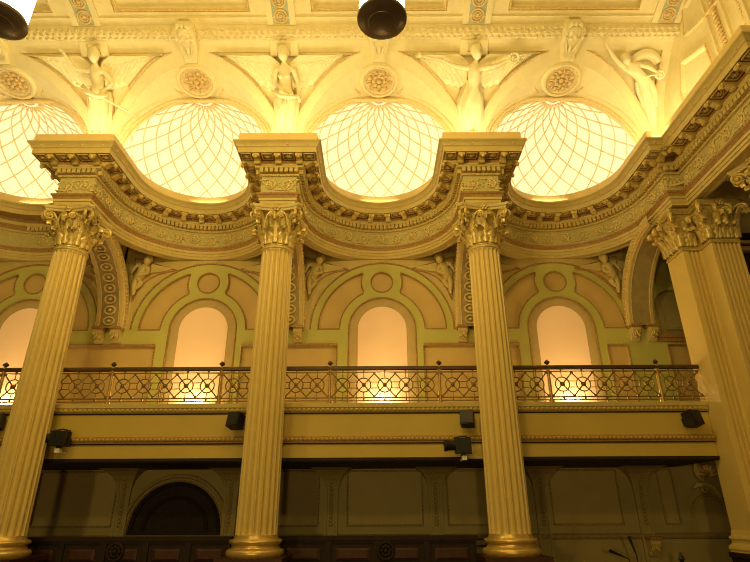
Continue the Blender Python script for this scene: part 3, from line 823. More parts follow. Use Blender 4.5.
# ------------------------------------------------------------------ gallery ceiling, back wall
outl = [(-10, 11.9)]+[(x, y) for x, y, _, _ in path[:-3]]+[(6.08, 8.9),(8.6,8.9),(8.6,11.9)]
vs, fs = plate([outl], .04)
b = MB(); b.add([(x, y, 5.90+w) for x, w, y in vs], fs); struct(b.build('ceiling_gallery', 'stone'))
# wall: green ground with recessed tan panels
def bay_holes(bx, right=False):
    bx += .045
    zc = 3.75; H = []
    H.append([(bx-.745,1.7)]+arc(bx, zc, .745, pi, 0, 28)+[(bx+.745,1.7)])
    cz = 4.88
    H.append(arc(bx, cz, .25, 0, 2*pi, 32)[:-1])
    for s_ in (-1, 1):
        # annular panel, cut by the ring round the little disc
        out_ = [p for p in arc(bx, zc, 1.43, 0.0, pi/2, 40) if hypot(p[0]-bx, p[1]-cz) > .47]
        inn = [p for p in arc(bx, zc, .95, pi/2, 0.0, 30) if hypot(p[0]-bx, p[1]-cz) > .47]
        # arc of the notch
        p0, p1 = out_[-1], inn[0]; a0 = atan2(p0[1]-cz, p0[0]-bx); a1 = atan2(p1[1]-cz, p1[0]-bx)
        notch = arc(bx, cz, .47, a0, a1, 12)[1:-1]
        poly = out_+notch+inn
        H.append([(bx+s_*(x-bx), z) for x, z in poly])
    return H
holes = []; beads = []
for i, bx in enumerate(BX):
    holes += bay_holes(bx)
for x0, x1 in ((-9.0,-8.84),(-6.94,-4.84),(-2.94,-.84),(1.06,3.16),(5.10,5.55)):
    holes.append([(x0,1.95),(x0,3.36),(x1,3.36),(x1,1.95)])
nic = [(6.34,3.62)]+arc(6.74, 4.25, .40, pi, 0, 20)+[(7.14,3.62)]
holes.append(nic); holes.append([(6.42,1.95),(6.42,3.36),(7.1,3.36),(7.1,1.95)])
vs, fs = plate([[(-10,1.2),(-10,5.95),(9,5.95),(9,1.2)]]+holes, .05)
b = MB(); b.add([(x, WY-.0-w-.05, z) for x, w, z in vs], fs)
wb = struct(b.build('wall_back', 'green'))
b = MB(); b.grid([[(x, WY+.0, z) for z in (1.2,5.95)] for x in (-10,9)]); b.build('panel_ground', 'tan', wb)
b = MB(); b.box(6.2,7.3,WY-.01,WY-.004,3.5,4.8); b.box(6.5,7.0,WY-.04,WY-.02,3.7,4.4); b.build('niche_back', 'lower', wb)
b = MB(); c = MB()
def beaded(poly, closed=True, y=WY-.055, r=.016, step=.065, rb=.02):
    pts = [(x, y, z) for x, z in poly]
    b.tube(pts, r, 5, closed)
    L = list(pts)+([pts[0]] if closed else []); d = 0
    for p, q in zip(L[:-1], L[1:]):
        l = (Vector(q)-Vector(p)).length
        while d < l:
            v = Vector(p).lerp(Vector(q), d/l); c.ball((v.x, v.y-.008, v.z), rb, 5, 3); d += step
        d -= l
for h in holes:
    if len(h) > 0: beaded(h, True)
b.build('panel_moulding', 'brown', wb); c.build('panel_beading', 'brown', wb)
b = MB(); c = MB()
for bx in BX: beaded(arc(bx+.045, 3.75, 1.61, .0, pi, 48), False, WY-.055, .022, .075, .026)
b.build('arch_moulding', 'brown', wb); c.build('arch_beading', 'brown', wb)
# ground above the big arches (spandrel fields)
for bx in BX:
    pass
b = MB()
for bx in BX:
    pts = arc(bx+.045, 3.75, 1.615, 0, pi, 40)
    rows = [[(x, WY-.06, z), (x, WY-.06, max(5.93, z))] for x, z in pts]
    b.grid(rows)
for bx in BX:
    for xa, xb in ((bx+.045-2.05, bx+.045-1.61), (bx+.045+1.61, bx+.045+2.0)): b.grid([[(x, WY-.06, z) for z in (3.75,5.93)] for x in (xa, xb)])
b.build('spandrel_ground', 'stone', wb)
# moulding strip over the rectangular panels
b = MB(); b.sweep([(0,3.36),(.03,3.365),(.045,3.385),(.045,3.41),(.02,3.42),(0,3.425)], [(-9,WY-.05,0,-1),(-8.84,WY-.05,0,-1)])
for x0, x1 in ((-6.94,-4.84),(-2.94,-.84),(1.06,3.16)):
    b.sweep([(0,3.36),(.03,3.365),(.045,3.385),(.045,3.41),(.02,3.42),(0,3.425)], [(x0,WY-.05,0,-1),(x1,WY-.05,0,-1)])
b.box(6.2,7.4,WY-.13,WY-.05,3.5,3.60); b.box(6.2,7.4,WY-.10,WY-.05,3.42,3.5)
b.build('panel_cornice', 'brown', wb)
# windows: arched openings closed by a glowing blind
for i, bx in enumerate(BX):
    bx += .045; w = bpy.data.objects.new('window_%d' % (i+1), None); COL.objects.link(w); struct(w)
    zc = 3.75
    b = MB(); inner = [(bx-.545,1.75)]+arc(bx, zc, .545, pi, 0, 28)+[(bx+.545,1.75)]
    outer = [(bx-.745,1.75)]+arc(bx, zc, .745, pi, 0, 28)+[(bx+.745,1.75)]
    b.grid([[(p[0], WY-.05, p[1]) for p in outer],[(p[0], WY-.02, p[1]) for p in outer],[(q[0]*.3+p[0]*.7, WY-.03, q[1]*.3+p[1]*.7) for p, q in zip(outer, inner)],[(p[0], WY-.0, p[1]) for p in inner],[(p[0], WY+.10, p[1]) for p in inner]])
    b.build('window_frame', 'reveal', w, smooth=30)
    b = MB(); b.add([(x, WY-.012, z) for x, z in inner], [tuple(range(len(inner)))]); b.build('window_blind', 'blind', w)

# transverse arches behind the columns
def make_transverse():
    root = thing('transverse_arch', '', 'arch')
    C_Y, C_Z, R = 9.72, 3.76, 1.60
    def A(t, x, r): return (x, C_Y+r*sin(t), C_Z+r*cos(t))
    ts = [pi/2*k/20 for k in range(21)]
    b = MB(); b.grid([[A(t, -.30, R+.25), A(t, -.30, R+.06), A(t, -.29, R+.03), A(t, -.27, R), A(t, -.22, R), A(t, -.205, R+.02), A(t, .205, R+.02), A(t, .22, R), A(t, .27, R), A(t, .29, R+.03), A(t, .30, R+.06), A(t, .30, R+.25)] for t in ts])
    b.build('arch_band', 'stone', root, smooth=30)
    b = MB(); b.grid([[A(t, x, R+.012) for x in (-.19,.19)] for t in ts]); b.build('soffit_panel', 'ringground', root)
    b = MB()
    for s_ in (-1, 1):
        b.tube([A(t, s_*.205, R+.005) for t in ts], .012, 5); b.tube([A(t, s_*.30, R+.05) for t in ts], .016, 5)
        for k in range(30): b.ball(A(pi/2*(k+.5)/30, s_*.31, R+.12), .022, 5, 3)
    b.build('edge_bead', 'vgold', root)
    g = MB()
    for q in range(10):
        t0 = pi/2*(q+.6)/10.2
        pts = []
        for k in range(20):
            a = 2*pi*k/20; pts.append(A(t0+.088*sin(a)/R*1.0, .115*cos(a), R-.005))
        b = MB(); b.tube(pts, .020, 6, True); c_ = Vector(A(t0, 0, R)); b.ball(tuple(c_), (.045,.035,.035), 8, 5)
        b.build('guilloche_ring', 'scroll', root)
    return root
def make_console():
    root = thing('console', '', 'console')
    sd = [(0,0),(0,.30),(-.20,.30),(-.215,.24),(-.19,.17),(-.13,.14),(-.09,.08),(-.075,.02)]
    b = MB(); n = len(sd)
    b.add([(-.085,y,z) for y, z in sd]+[(.085,y,z) for y, z in sd], [tuple(range(n)), tuple(range(2*n-1,n-1,-1))]+[(i,i+n,(i+1)%n+n,(i+1)%n) for i in range(n)])
    b.tube([(-.095,-.165,.235),(.095,-.165,.235)], .055, 10); b.tube([(-.09,-.06,.06),(.09,-.06,.06)], .04, 10)
    b.build('scroll', 'stone', root)
    b = MB(); b.box(-.115,.115,-.24,0,.30,.345); b.box(-.10,.10,-.225,0,.285,.30); b.build('cap', 'brown', root)
    b = MB()
    for k in range(5): b.ball(((k-2)*.032, -.20+.02*abs(k-2), .16-.018*abs(k-2)), (.022,.03,.05), 6, 5)
    b.ball((0,-.12,.10), (.06,.03,.06), 8, 5); b.build('carved_leaf', 'leafm', root, smooth=True)
    return root
ta = make_transverse(); co = make_console()
nm = ['leftmost column','middle column','third column from left','fluted corner pier']
for i, xc in enumerate(CX+[5.90]):
    o = ta if i == 0 else copy_tree(ta)
    if i == 3:
        for c_ in list(o.children):
            if c_.name.startswith('guilloche'): bpy.data.objects.remove(c_)
    o.location = (xc, 0, 0); o['group'] = 'transverse gallery arches'
    o['label'] = ('gallery arch with gold rings on its underside, springing behind the %s' % nm[i]) if i < 3 else 'plain dark gallery arch rising behind the fluted corner pier'
    for q, s_ in enumerate((-.19, .19)):
        if i == 3 and q == 0: pass
        c_ = co if (i == 0 and q == 0) else copy_tree(co)
        c_.location = (xc+s_, WY-.06, 3.42); c_['group'] = 'scroll consoles under the gallery arches'
        c_['label'] = 'small scroll console on the %s of the pair behind the %s' % ('left' if q == 0 else 'right', nm[i])

# spandrel cherubs on the back wall
def make_cherub():
    root = thing('cherub_relief', '', 'cherub')
    W = .05
    f = lambda u, w, v: (u, -w, v)
    # local: u to the arch side (+), v up; triangle tip at top right, long point at bottom
    J = dict(pel=(.16,W,-.34,.085), bel=(.19,W+.02,-.24,.085), rib=(.22,W+.03,-.14,.09), sho=(.25,W+.02,-.04,.06), nek=(.29,W+.03,.02,.035), hed=(.31,W+.04,.06,.04),
             sh_l=(.15,W+.02,-.05,.045), el_l=(.07,W+.05,-.02,.036), wr_l=(.02,W+.06,-.13,.026),
             sh_r=(.33,W+.02,-.10,.045), el_r=(.36,W+.06,-.22,.036), wr_r=(.23,W+.10,-.27,.026),
             hp_l=(.12,W,-.38,.07), kn_l=(.25,W+.05,-.44,.055), an_l=(.15,W+.03,-.56,.035), ft_l=(.12,W+.04,-.62,.026),
             hp_r=(.10,W,-.36,.065), kn_r=(.08,W+.04,-.52,.05), an_r=(.10,W+.02,-.70,.03), ft_r=(.08,W+.04,-.76,.024))
    limbs = [('pel','bel','rib','sho','nek','hed'),('sho','sh_l','el_l','wr_l'),('sho','sh_r','el_r','wr_r'),('pel','hp_l','kn_l','an_l','ft_l'),('pel','hp_r','kn_r','an_r','ft_r')]
    J = {k: (p[0], p[1], p[2]*1.0, p[3]*1.35) for k, p in J.items()}
    bd = body_mesh(J, limbs, f, .8)
    hb, hr = add_head(root, (.31,W+.07,.11), f, .15, .2, 1.15)
    o = len(bd.v); bd.v += hb.v; bd.f += [tuple(i+o for i in q) for q in hb.f]
    bd.build('body', 'stone', root, smooth=True); hr.build('hair', 'stone', root, smooth=True)
    for (ux, dv, m) in (((.40,.86),(.02,-.05),1), ((.16,-.04),(.05,.14),-1)):
        P = []
        for i in range(12):
            t = i/11; u = ux[0]+(ux[1]-ux[0])*t; v0 = dv[0]+(dv[1]-dv[0])*t; h = .14*(1-t)**.7+.012
            P.append([(u, .02+.045*(1-t)+.012*abs(sin(9*q+u*16)), v0-h*q*1.4) for q in (0,.25,.5,.75,1)])
        b = MB(); b.grid(P, T=f)
        for r in (P[0], P[-1], [r[0] for r in P], [r[-1] for r in P]): b.grid([r, [(a, -.01, c) for a, _, c in r]], T=f)
        b.build('wing', 'stone', root, smooth=30)
    b = MB(); n = 14
    tri = [(-.04,.22),(.98,-.10)]+[(.98-.92*(t/n)-.16*sin(pi*t/n), -.10-.78*(t/n)+.16*sin(pi*t/n)) for t in range(1, n+1)]
    b.tube([(u, -.005, v) for u, v in tri], .018, 6, True); b.build('panel_border', 'brown', root)
    b = MB(); b.add([(u, -.001, v) for u, v in tri], [tuple(range(len(tri)))]); b.build('panel_field', 'tan', root)
    return root
ch = make_cherub(); first = True
spots = [(-5.89,1,'right of the leftmost column'),(-1.89,-1,'left of the middle column'),(-1.89,1,'right of the middle column'),(2.11,-1,'left of the third column'),(2.11,1,'right of the third column'),(5.93,-1,'beside the corner pier'),(-5.89,-1,'left of the leftmost column')]
for xc, s_, l in spots:
    o = ch if first else copy_tree(ch); first = False
    o.location = (xc+s_*.30, WY-.065, 5.30); o.scale = (s_, 1, 1)
    o['label'] = 'small winged cherub relief in the triangular gallery wall spandrel just '+l; o['group'] = 'cherub reliefs on the gallery wall'

# ------------------------------------------------------------------ balcony and balustrade
BY = 9.80; BX0, BX1 = -9.9, 5.93
bal = thing('balcony', 'long straight gallery balcony with plain gold fascia and carved mouldings', 'balcony')
pth = [(BX0,BY,0,-1),(BX1,BY,0,-1)]
b = MB(); b.box(BX0,BX1,BY+.03,WY-.06,.86,1.72); b.build('deck', 'fascia', bal)
b = MB(); b.sweep([(0,1.225),(.0,1.63)], pth); b.sweep([(0.0,.86),(.0,1.13)], pth); b.build('fascia', 'fascia', bal)
b = MB(); b.sweep([(0,1.63),(.02,1.635),(.05,1.66),(.06,1.70),(.085,1.72),(.09,1.79),(.04,1.80),(-.2,1.80)], pth); b.build('upper_moulding', 'stone', bal, smooth=30)
b = MB()
for k in range(int((BX1-BX0)/.085)): b.ball((BX0+.04+k*.085, BY-.062, 1.685), (.038,.018,.028), 6, 4)
b.build('leaf_moulding', 'fascia', bal)
b = MB(); b.sweep([(0,1.11),(.03,1.115),(.035,1.14),(.05,1.15),(.06,1.19),(.035,1.215),(.03,1.23),(0,1.235)], pth); b.build('lower_moulding', 'brown', bal, smooth=30)
b = MB()
for k in range(int((BX1-BX0)/.075)): b.ball((BX0+.04+k*.075, BY-.055, 1.18), (.034,.012,.02), 6, 4)
b.build('bead_moulding', 'fascia', bal)
b = MB(); b.sweep([(.0,.87),(.03,.865),(.03,.82),(-.3,.82)], pth); b.box(BX0,BX1,BY+.0,WY-.06,.80,.855); b.box(BX0,BX1,BY-.008,BY,1.612,1.632); b.box(BX0,BX1,BY-.02,BY,1.095,1.112); b.build('underside_and_shade_lines', 'wood', bal, label='dark underside edge and painted shade lines')  # the two thin dark strips paint in shade lines below the mouldings
# balustrade
bs = thing('balustrade', 'brass lattice balustrade with dark handrail along the gallery balcony', 'balustrade')
RY = 9.78
b = MB(); b.box(BX0,BX1,RY-.045,RY+.045,2.405,2.425); b.tube([(BX0,RY,2.435),(BX1,RY,2.435)], .042, 10); b.build('handrail', 'iron', bs)
b = MB(); b.box(BX0,BX1,RY-.012,RY+.012,2.35,2.37); b.box(BX0,BX1,RY-.012,RY+.012,1.885,1.905); b.box(BX0,BX1,RY-.012,RY+.012,1.835,1.85); b.build('rail_bar', 'darkbrass', bs)
posts = [.17-1.0+2*k for k in range(-5, 4)]
pm = MB(); pm.lathe([(.0,1.79),(.05,1.79),(.05,1.83),(.032,1.85),(.030,2.0),(.034,2.02),(.030,2.04),(.028,2.38),(.04,2.40),(.04,2.47),(.02,2.48)], 12)
PM = pm.mesh('post', 'brass', 40)
PF = MB().lathe([(.018,2.47),(.02,2.49),(.05,2.515),(.055,2.53),(.04,2.55),(.012,2.575),(0,2.58)], 12).mesh('finial', 'iron', 40)
def panel(x0, x1):
    b = MB(); n = max(1, round((x1-x0)/.375)); m = (x1-x0)/n; zc = 2.125; zt, zb_ = 2.335, 1.915
    for k in range(n+1):
        xm = x0+k*m
        for z in (zt, zb_): b.box(xm-.022, xm+.022, RY-.016, RY+.016, z-.022+(-.0), z+.022)
    for k in range(n):
        xc = x0+(k+.5)*m
        for sx in (-1, 1):
            for sz in (-1, 1):
                b.tube([(xc, RY, zc), (xc+sx*m/2, RY, zc+sz*.21)], .012, 5)
            if (k+sx) >= 0 and (k+sx) < n:
                for sz in (-1, 1): b.tube([(xc+sx*.11, RY, zc+sz*.055), (xc+sx*m/2, RY, zc+sz*.055)], .008, 5)
        for s_ in (-1, 1): b.tube([(xc, RY, zc+s_*.125), (xc, RY, zc+s_*.225)], .008, 5)
        for z0, z1 in ((2.37,2.41),(1.85,1.885)): b.box(xc-.014, xc+.014, RY-.012, RY+.012, z0, z1)
    o = b.build('lattice_panel', 'darkbrass', bs)
    for k in range(n):
        xc = x0+(k+.5)*m
        link('roundel', RND, o, (xc, RY, zc))
rn = MB(); rn.tube([(.128*cos(2*pi*k/24), 0, .128*sin(2*pi*k/24)) for k in range(24)], .011, 6, True); rn.box(-.036,.036,-.022,.022,-.036,.036); rn.ball((0,-.02,0), (.025,.02,.025), 8, 5)
RND = rn.mesh('roundel', 'darkbrass')
for k, x in enumerate(posts):
    o = link('post', PM, bs, (x, RY, 0)); link('finial', PF, o)
    nx = posts[k+1] if k+1 < len(posts) else BX1
    if nx-x > .3: panel(x+.04, nx-.04)

# ------------------------------------------------------------------ lamps fixed near the balcony
def speaker_box(x, y, z, rz, label, s_=1., rx=-.25):
    t = thing('loudspeaker', label, 'speaker', (x, y, z), 'black speaker boxes on the balcony front')
    t.rotation_euler = (rx, 0, rz)
    b = MB(); b.prism([(-.115,-.125),(.115,-.125),(.115,.125),(-.115,.125)], -.10, .10); b.box(-.10,.10,-.112,-.10,-.11,.11); b.build('cabinet', 'black', t)
    b = MB(); b.tube([(0,.10,0),(0,.18,.0)], .028, 8); b.box(-.05,.05,.17,.19,-.07,.07); b.build('wall_bracket', 'black', t)
    t.scale = (s_, s_, s_)
speaker_box(-2.44, 9.60, 1.47, -.35, 'small black speaker box on the balcony fascia left of the middle column')
speaker_box(1.60, 9.62, 1.49, -.3, 'small black speaker box on the balcony front above the spotlight, touching the third column')
speaker_box(5.52, 9.60, 1.47, .3, 'small black speaker box on the balcony fascia beside the corner pier')
speaker_box(-6.62, 9.60, 1.48, .3, 'black speaker box at the photo\'s left edge, beyond the leftmost column')
def spotlight(x, z, label):
    t = thing('spotlight', label, 'spotlight', (x, 9.55, z), 'stage spotlights under the balcony moulding')
    b = MB(); b.box(-.13,.13,-.10,.10,-.12,.12); 
    for k in range(5): b.box(-.10+.045*k,-.085+.045*k,-.112,-.10,-.09,.09)
    b.build('housing', 'black', t)
    b = MB(); b.lathe([(.0,0),(.075,0),(.08,.02),(.08,.14),(.095,.16),(.095,.20),(.07,.20),(.065,.17),(0,.17)], 16, T=lambda a, c_, d: (-.12-d, -.03+a*.9, c_)); b.build('lens_barrel', 'black', t, smooth=40)
    b = MB(); b.tube([(-.14,.02,.13),(0,.02,.16),(.14,.02,.13),(.14,.02,-.13)], .012, 6); b.box(-.04,.04,.0,.04,-.17,-.11); b.build('yoke', 'black', t)
    b = MB(); b.box(-.03,.05,-.05,.05,-.235,-.165); b.box(-.02,.02,.05,.25,-.235,-.2); b.build('mounting_box', 'white', t, label='white mounting box')
spotlight(-5.40, 1.18, 'black spotlight with white mount on the balcony beside the leftmost column')
spotlight(1.48, 1.03, 'black spotlight with white mount on the balcony beside the third column')
b = MB(); b.box(1.55,1.83,9.66,9.69,.83,.87); tag(b.build('bracket_arm', 'stone'), 'pale narrow bracket arm from the third column to the spotlight', 'bracket')

# ------------------------------------------------------------------ under the gallery
holes = []
door = [(-3.89-.93,-1.6)]+arc(-3.92, -.34, .93, pi, 0, 28)+[(-3.89+.90,-1.6)]
holes.append(door)
def oct_(x0, x1, z0, z1, c=.12):
    return [(x0,z0),(x1,z0)]+arc(x1+.02, z1+.02, c, -pi/2, -pi, 6)[::-1]+arc(x0-.02, z1+.02, c, 0, -pi/2, 6)[::-1] if False else [(x0,z0),(x1,z0),(x1,z1-c),(x1-c*.4,z1),(x0+c*.4,z1),(x0,z1-c)]
for x0, x1 in ((-6.72,-5.15),(-2.75,-1.13),(-.57,.91),(1.40,2.95),(3.45,4.80),(5.62,5.92)):
    holes.append([(x0,-.24),(x1,-.24),(x1,.76),(x0,.76)])
for x0, x1 in ((-6.72,-5.15),(-2.75,-1.13),(-.57,.91),(1.40,2.95)):
    holes.append([(x0,-1.5),(x1,-1.5),(x1,-.58),(x0,-.58)])
lnic = [(6.22,-.40)]+arc(6.55, -.12, .33, pi, 0, 16)+[(6.88,-.40)]
holes.append(lnic)
vs, fs = plate([[(-10,FLOOR),(-10,1.0),(9,1.0),(9,FLOOR)]]+holes, .05)
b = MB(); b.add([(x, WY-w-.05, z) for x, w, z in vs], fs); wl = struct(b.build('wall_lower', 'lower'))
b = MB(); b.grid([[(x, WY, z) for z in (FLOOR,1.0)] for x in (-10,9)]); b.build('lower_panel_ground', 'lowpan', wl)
b = MB(); c = MB()
for h in holes[:-1]: beaded(h, True, WY-.055, .02, .07, .022)
beaded(arc(-3.91, -.34, 1.02, .0, pi, 40), False, WY-.06, .045, .09, .04)
beaded(arc(6.55, -.12, .40, 0, pi, 24), False, WY-.06, .03, .3, .03)
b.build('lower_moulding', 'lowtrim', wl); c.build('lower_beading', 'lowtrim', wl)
# chair rail
b = MB(); b.sweep([(0,-.50),(.03,-.49),(.05,-.46),(.06,-.42),(.02,-.40),(0,-.39)], [(-10,WY-.05,0,-1),(9,WY-.05,0,-1)]); b.build('dado_rail', 'lowtrim', wl)
# arched door
d = bpy.data.objects.new('door_1', None); COL.objects.link(d); struct(d)
b = MB(); ins = [(-3.91-.92,-1.9)]+arc(-3.91, -.34, .92, pi, 0, 28)+[(-3.91+.92,-1.9)]
b.add([(x, WY-.01, z) for x, z in ins], [tuple(range(len(ins)))])
b.build('door_leaf', 'wood', d)
b = MB()
for r in (.86, .62): b.tube([(x, WY-.04, z) for x, z in arc(-3.91, -.34, r, 0, pi, 30)], .035, 6)
b.box(-4.83,-2.99,WY-.06,WY-.01,-.38,-.32); b.box(-3.94,-3.88,WY-.06,WY-.01,FLOOR,-.38)
b.build('fanlight_bars', 'wood', d)
# pilasters with flaring tops between the panels
def make_pilaster():
    root = thing('wall_pilaster', '', 'pilaster')
    b = MB(); P = []
    for z, hw, w in ((FLOOR,.13,.05),(-.5,.13,.05),(.30,.13,.05),(.46,.145,.07),(.58,.18,.12),(.68,.24,.2),(.76,.32,.32),(.80,.40,.48)):
        P.append([(-hw,0,z),(-hw,-w,z),(-hw*.6,-w,z),(-hw*.55,-w+.015,z),(hw*.55,-w+.015,z),(hw*.6,-w,z),(hw,-w,z),(hw,0,z)])
    b.grid(P); b.build('shaft', 'lower', root)
    b = MB()
    for k in range(14): b.ball((0,-.045-(0 if k < 8 else .008*(k-7)**1.9*.5),-.22+.07*k), (.045,.025,.035), 8, 5)
    b.build('carved_drop', 'lowtrim', root)
    return root
pl = make_pilaster(); first = True
for x, l in ((-4.98,'left of the arched doorway'),(-2.86,'right of the arched doorway'),(-.88,'just right of the middle column'),(1.17,'just left of the third column'),(3.25,'right of the third column'),(5.22,'nearest the corner pier')):
    o = pl if first else copy_tree(pl); first = False
    o.location = (x, WY-.05, 0); o['label'] = 'dim pilaster with carved drop under the gallery, '+l; o['group'] = 'pilasters under the gallery'
# lower console by the corner
o = copy_tree(co); o.location = (5.24, WY-.08, -.80); o['label'] = 'dim scroll console under the dado rail below the gallery, near corner pier'
for c_ in o.children: pass
# scrolled cartouche over the niche
t = thing('scroll_cartouche', 'grey-gold scrolled cartouche over the dark niche beside the corner pier', 'cartouche', (6.42, WY-.14, .52))
b = MB()
for r in (.12, .17, .22): b.tube([(.10-r*1.0*cos(a)*.9, -.04-.1*r, .20-r*.9*sin(a)*(1.0)) for a in [-.9+2.2*k/14 for k in range(15)]], .024, 6)
b.tube(spiral(.04, -.14, .085, 1.4, 2.6, -1), [.034-.014*k/26 for k in range(27)], 7)
b.tube([(-.16,.04,-.12),(-.08,-.02,-.06),(.04,-.05,-.05),(.15,-.05,-.10),(.27,-.03,-.22),(.34,0,-.36)], [.03,.045,.05,.05,.045,.03], 8); b.build('scroll', 'stone', t, smooth=True)
b = MB()
for k in range(7):
    a = .2+2.7*k/6; b.tube([(.14,-.06,.10),(.14+.10*cos(a),-.11,.10+.11*sin(a)),(.14+.18*cos(a),-.07,.10+.2*sin(a))], [.012,.03,.028], 6)
b.build('shell', 'gilt', t, smooth=True)
# panelled benches
def bench(x0, x1, label):
    t = thing('panelled_bench', label, 'bench', (0,0,0), 'mahogany bench backs')
    y = 10.2
    b = MB(); b.box(x0,x1,y,y+.06,FLOOR,-.44); b.box(x0-.02,x1+.02,y-.05,y+.09,-.44,-.375); b.box(x0,x1,y-.03,y,-.475,-.44); b.build('back', 'wood', t)
    b = MB(); b.box(x0,x1,y+.06,y+.5,-1.50,-1.44); b.box(x0,x1,y+.44,y+.48,FLOOR,-1.5); b.build('seat', 'wood', t)
    n = max(2, round((x1-x0)/.78)); m = (x1-x0)/n
    for k in range(n):
        a, c_ = x0+k*m+.13, x0+(k+1)*m-.13
        b = MB(); P = [[(xx, y-w, zz) for xx, zz in ((a+q, -.56-q*.6),(c_-q, -.56-q*.6),(c_-q, -.74+q*.6),(a+q, -.74+q*.6))] for q, w in ((0,.002),(.0,.02),(.05,.035))]
        b.grid(P, False, True); b.f.append((8,9,10,11)); b.build('raised_panel', 'woodred', t)
    for k in range(1, n):
        b = MB(); xm = x0+k*m; b.box(xm-.05,xm+.05,y-.04,y,FLOOR,-.45); b.build('stile', 'wood', t)
    return t
t1 = bench(-6.05, -2.48, 'dark mahogany panelled bench back in front of the arched doorway')
t2 = bench(-1.66, 1.70, 'dark mahogany panelled bench back between the middle and third columns')
for t, x in ((t1,-4.40),(t2,.16)):
    b = MB(); b.tube([(x+.13*cos(2*pi*k/24), 10.14, -.60+.13*sin(2*pi*k/24)) for k in range(24)], .028, 7, True)
    for k in range(8): b.ball((x+.07*cos(k*pi/4), 10.13, -.60+.07*sin(k*pi/4)), (.035,.03,.035), 8, 5)
    b.ball((x, 10.12, -.60), .04, 8, 6); b.build('carved_rosette', 'wood', t)
# small dark stands before the right-hand bay
def stand(x, z0, x1, z1, label, y=10.6):
    t = thing('microphone_stand', label, 'microphone stand', (x, y, FLOOR), 'slim dark stands')
    b = MB(); b.tube([(0,0,0),(0,0,z0-FLOOR),(x1-x,0,z1-FLOOR)], [.012,.012,.03], 8); b.build('stem', 'black', t)
    b = MB(); b.lathe([(0,.03),(.03,.03),(.14,.012),(.15,0),(0,0)], 20); b.build('foot', 'black', t)
stand(4.56, -.72, 4.48, -.42, 'tall slim dark microphone stand, nearly upright, in front of the dado')
stand(4.42, -.78, 4.10, -.64, 'short dark microphone stand leaning low to the left in the last bay')
b = MB(); b.add([(5.33,10.6,-.66),(5.27,10.6,-.78),(5.39,10.6,-.78),(5.33,10.55,-.78),(5.33,10.65,-.78)], [(0,1,3),(0,3,2),(0,2,4),(0,4,1)]); b.lathe([(.05,-.78),(.03,-.82),(.03,FLOOR),(0,FLOOR)], 10, (5.33,10.6,0)); tag(b.build('finial_post', 'black'), 'dark post with pointed top below the small console near corner pier', 'post')

# ------------------------------------------------------------------ far right recess beyond the pier, floor
b = MB(); b.box(6.9,9,10.2,10.3,FLOOR,5.44); wr = struct(b.build('wall_far_right', 'wood'))
b = MB(); b.box(6.9,9,10.05,10.2,4.95,5.05); b.box(6.9,9,10.1,10.2,4.3,4.42); b.box(6.9,9,10.12,10.2,5.15,5.22); b.build('gilt_moulding', 'gilt', wr)
b = MB(); b.box(6.95,9,10.14,10.2,4.45,4.9); b.build('red_panel', 'woodred', wr)
b = MB(); b.box(-11,10,-4,11.6,FLOOR-.1,FLOOR); struct(b.build('floor', 'carpet'))

# ------------------------------------------------------------------ hanging lamps
def pendant(x, y, z, label):
    t = thing('pendant_lamp', label, 'lamp', (x, y, z), 'hanging drum lamps')
    b = MB(); b.lathe([(0,-.07),(.10,-.068),(.16,-.055),(.165,-.048),(.18,-.046),(.26,-.02),(.29,.0),(.295,.03),(.285,.05),(0,.05)], 40); b.build('bottom_cap', 'lampmetal', t, smooth=40)
    b = MB(); b.lathe([(.265,.05),(.27,.10),(.27,.85),(.25,.88)], 40); b.build('glass_drum', 'lampglass', t, smooth=40)
    b = MB(); b.lathe([(.0,.98),(.10,.96),(.28,.90),(.285,.86),(.24,.86)], 32); b.build('top_cap', 'iron', t, smooth=40)
    b = MB(); b.tube([(0,0,.96),(0,0,9.5-z)], .018, 8); b.build('stem', 'iron', t)
    t.scale = (1.08,1.08,1.0); return t
pendant(.105, 5.0, 5.74, 'round hanging drum lamp with dark base, above the centre niche')
pendant(-4.76, 5.0, 5.76, 'round hanging drum lamp with dark base, cut off at the top-left corner')

# ------------------------------------------------------------------ light
def area(name, loc, rot, sx, sy, e, col):
    l = bpy.data.lights.new(name, 'AREA'); l.shape = 'RECTANGLE'; l.size = sx; l.size_y = sy; l.energy = e; l.color = col
    o = bpy.data.objects.new(name, l); COL.objects.link(o); o.location = loc; o.rotation_euler = rot; return o
def point(name, loc, e, col, r=.2):
    l = bpy.data.lights.new(name, 'POINT'); l.energy = e; l.color = col; l.shadow_soft_size = r
    o = bpy.data.objects.new(name, l); COL.objects.link(o); o.location = loc; return o
WARM = (1, .70, .20); GOLD = (1, .86, .47)
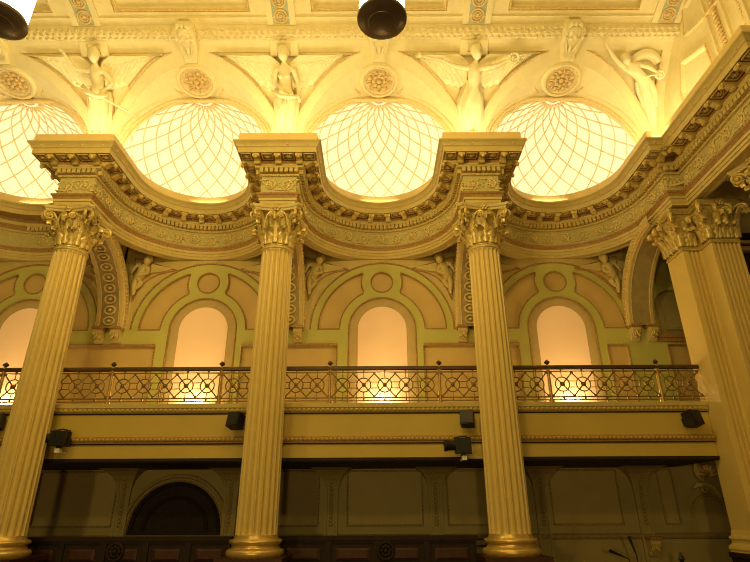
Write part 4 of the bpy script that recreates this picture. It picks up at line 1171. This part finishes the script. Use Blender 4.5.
# hall chandeliers (the row the two visible drums belong to, and the row behind the viewer)
for x in (-4.8, 0.1): point('hall_lamp_light', (x, -1.5, 6.5), 210, WARM, .35)
for x, y in ((-4.76,5.0),(.105,5.0)): point('drum_lamp_light', (x, y, 6.2), 225, WARM, .2)
# unseen fill lights behind the camera, added to brighten the wall under the gallery
for x in (-5, 0): point('under_gallery_fill', (x, -8.0, .2), 690, WARM, .4)
# concealed uplights on the cornice shelf over every column, washing the vault
for xc in CX+[-9.89, 6.0]:
    area('cornice_uplight', (xc, 9.05 if xc < 5.5 else 8.6, 6.72), (pi, 0, 0), 1.1, .45, 13, GOLD)
for bx in BX:
    area('niche_uplight', (bx, 11.1, 6.70), (radians(180-10), 0, 0), 2.2, .4, 11, GOLD)
for bx in BX:
    for s_ in (-1, 1): area('niche_uplight', (bx+s_*1.42, 9.25, 6.72), (pi, 0, 0), .3, .8, 13, GOLD)
area('side_uplight', (5.85, 7.8, 6.70), (pi, 0, 0), .2, 2.2, 11, GOLD)
# lamps behind the balustrade lighting each blind from below
for bx in BX:
    point('window_uplight', (bx+.045, WY-.20, 2.12), 17, (1,.74,.36), .08)
    area('gallery_lamp', (bx, 10.6, 2.2), (radians(180), 0, 0), .5, .3, 9, (1,.66,.22))
w = bpy.data.worlds.new('hall'); SC.world = w; w.use_nodes = True
w.node_tree.nodes['Background'].inputs[0].default_value = (1, .70, .26, 1); w.node_tree.nodes['Background'].inputs[1].default_value = .05

# ------------------------------------------------------------------ camera
cd = bpy.data.cameras.new('camera'); cam = bpy.data.objects.new('camera', cd); COL.objects.link(cam)
cd.sensor_width = 36; cd.lens = 540/750*36; cd.clip_start = .05; cd.clip_end = 200
th, ro = .4042, -.0049
cam.matrix_world = Matrix.Rotation(pi/2+th, 4, 'X') @ Matrix.Rotation(ro, 4, 'Z')
SC.camera = cam
SC.view_settings.view_transform = 'Standard'; SC.view_settings.look = 'None'; SC.view_settings.exposure = .27; SC.view_settings.gamma = 1
SC.view_settings.use_curve_mapping = False
SC.cycles.max_bounces = 6; SC.cycles.diffuse_bounces = 4
SC.cycles.filter_width = 1.0; SC.cycles.use_adaptive_sampling = False; SC.cycles.use_denoising = True; SC.cycles.sample_clamp_indirect = 4
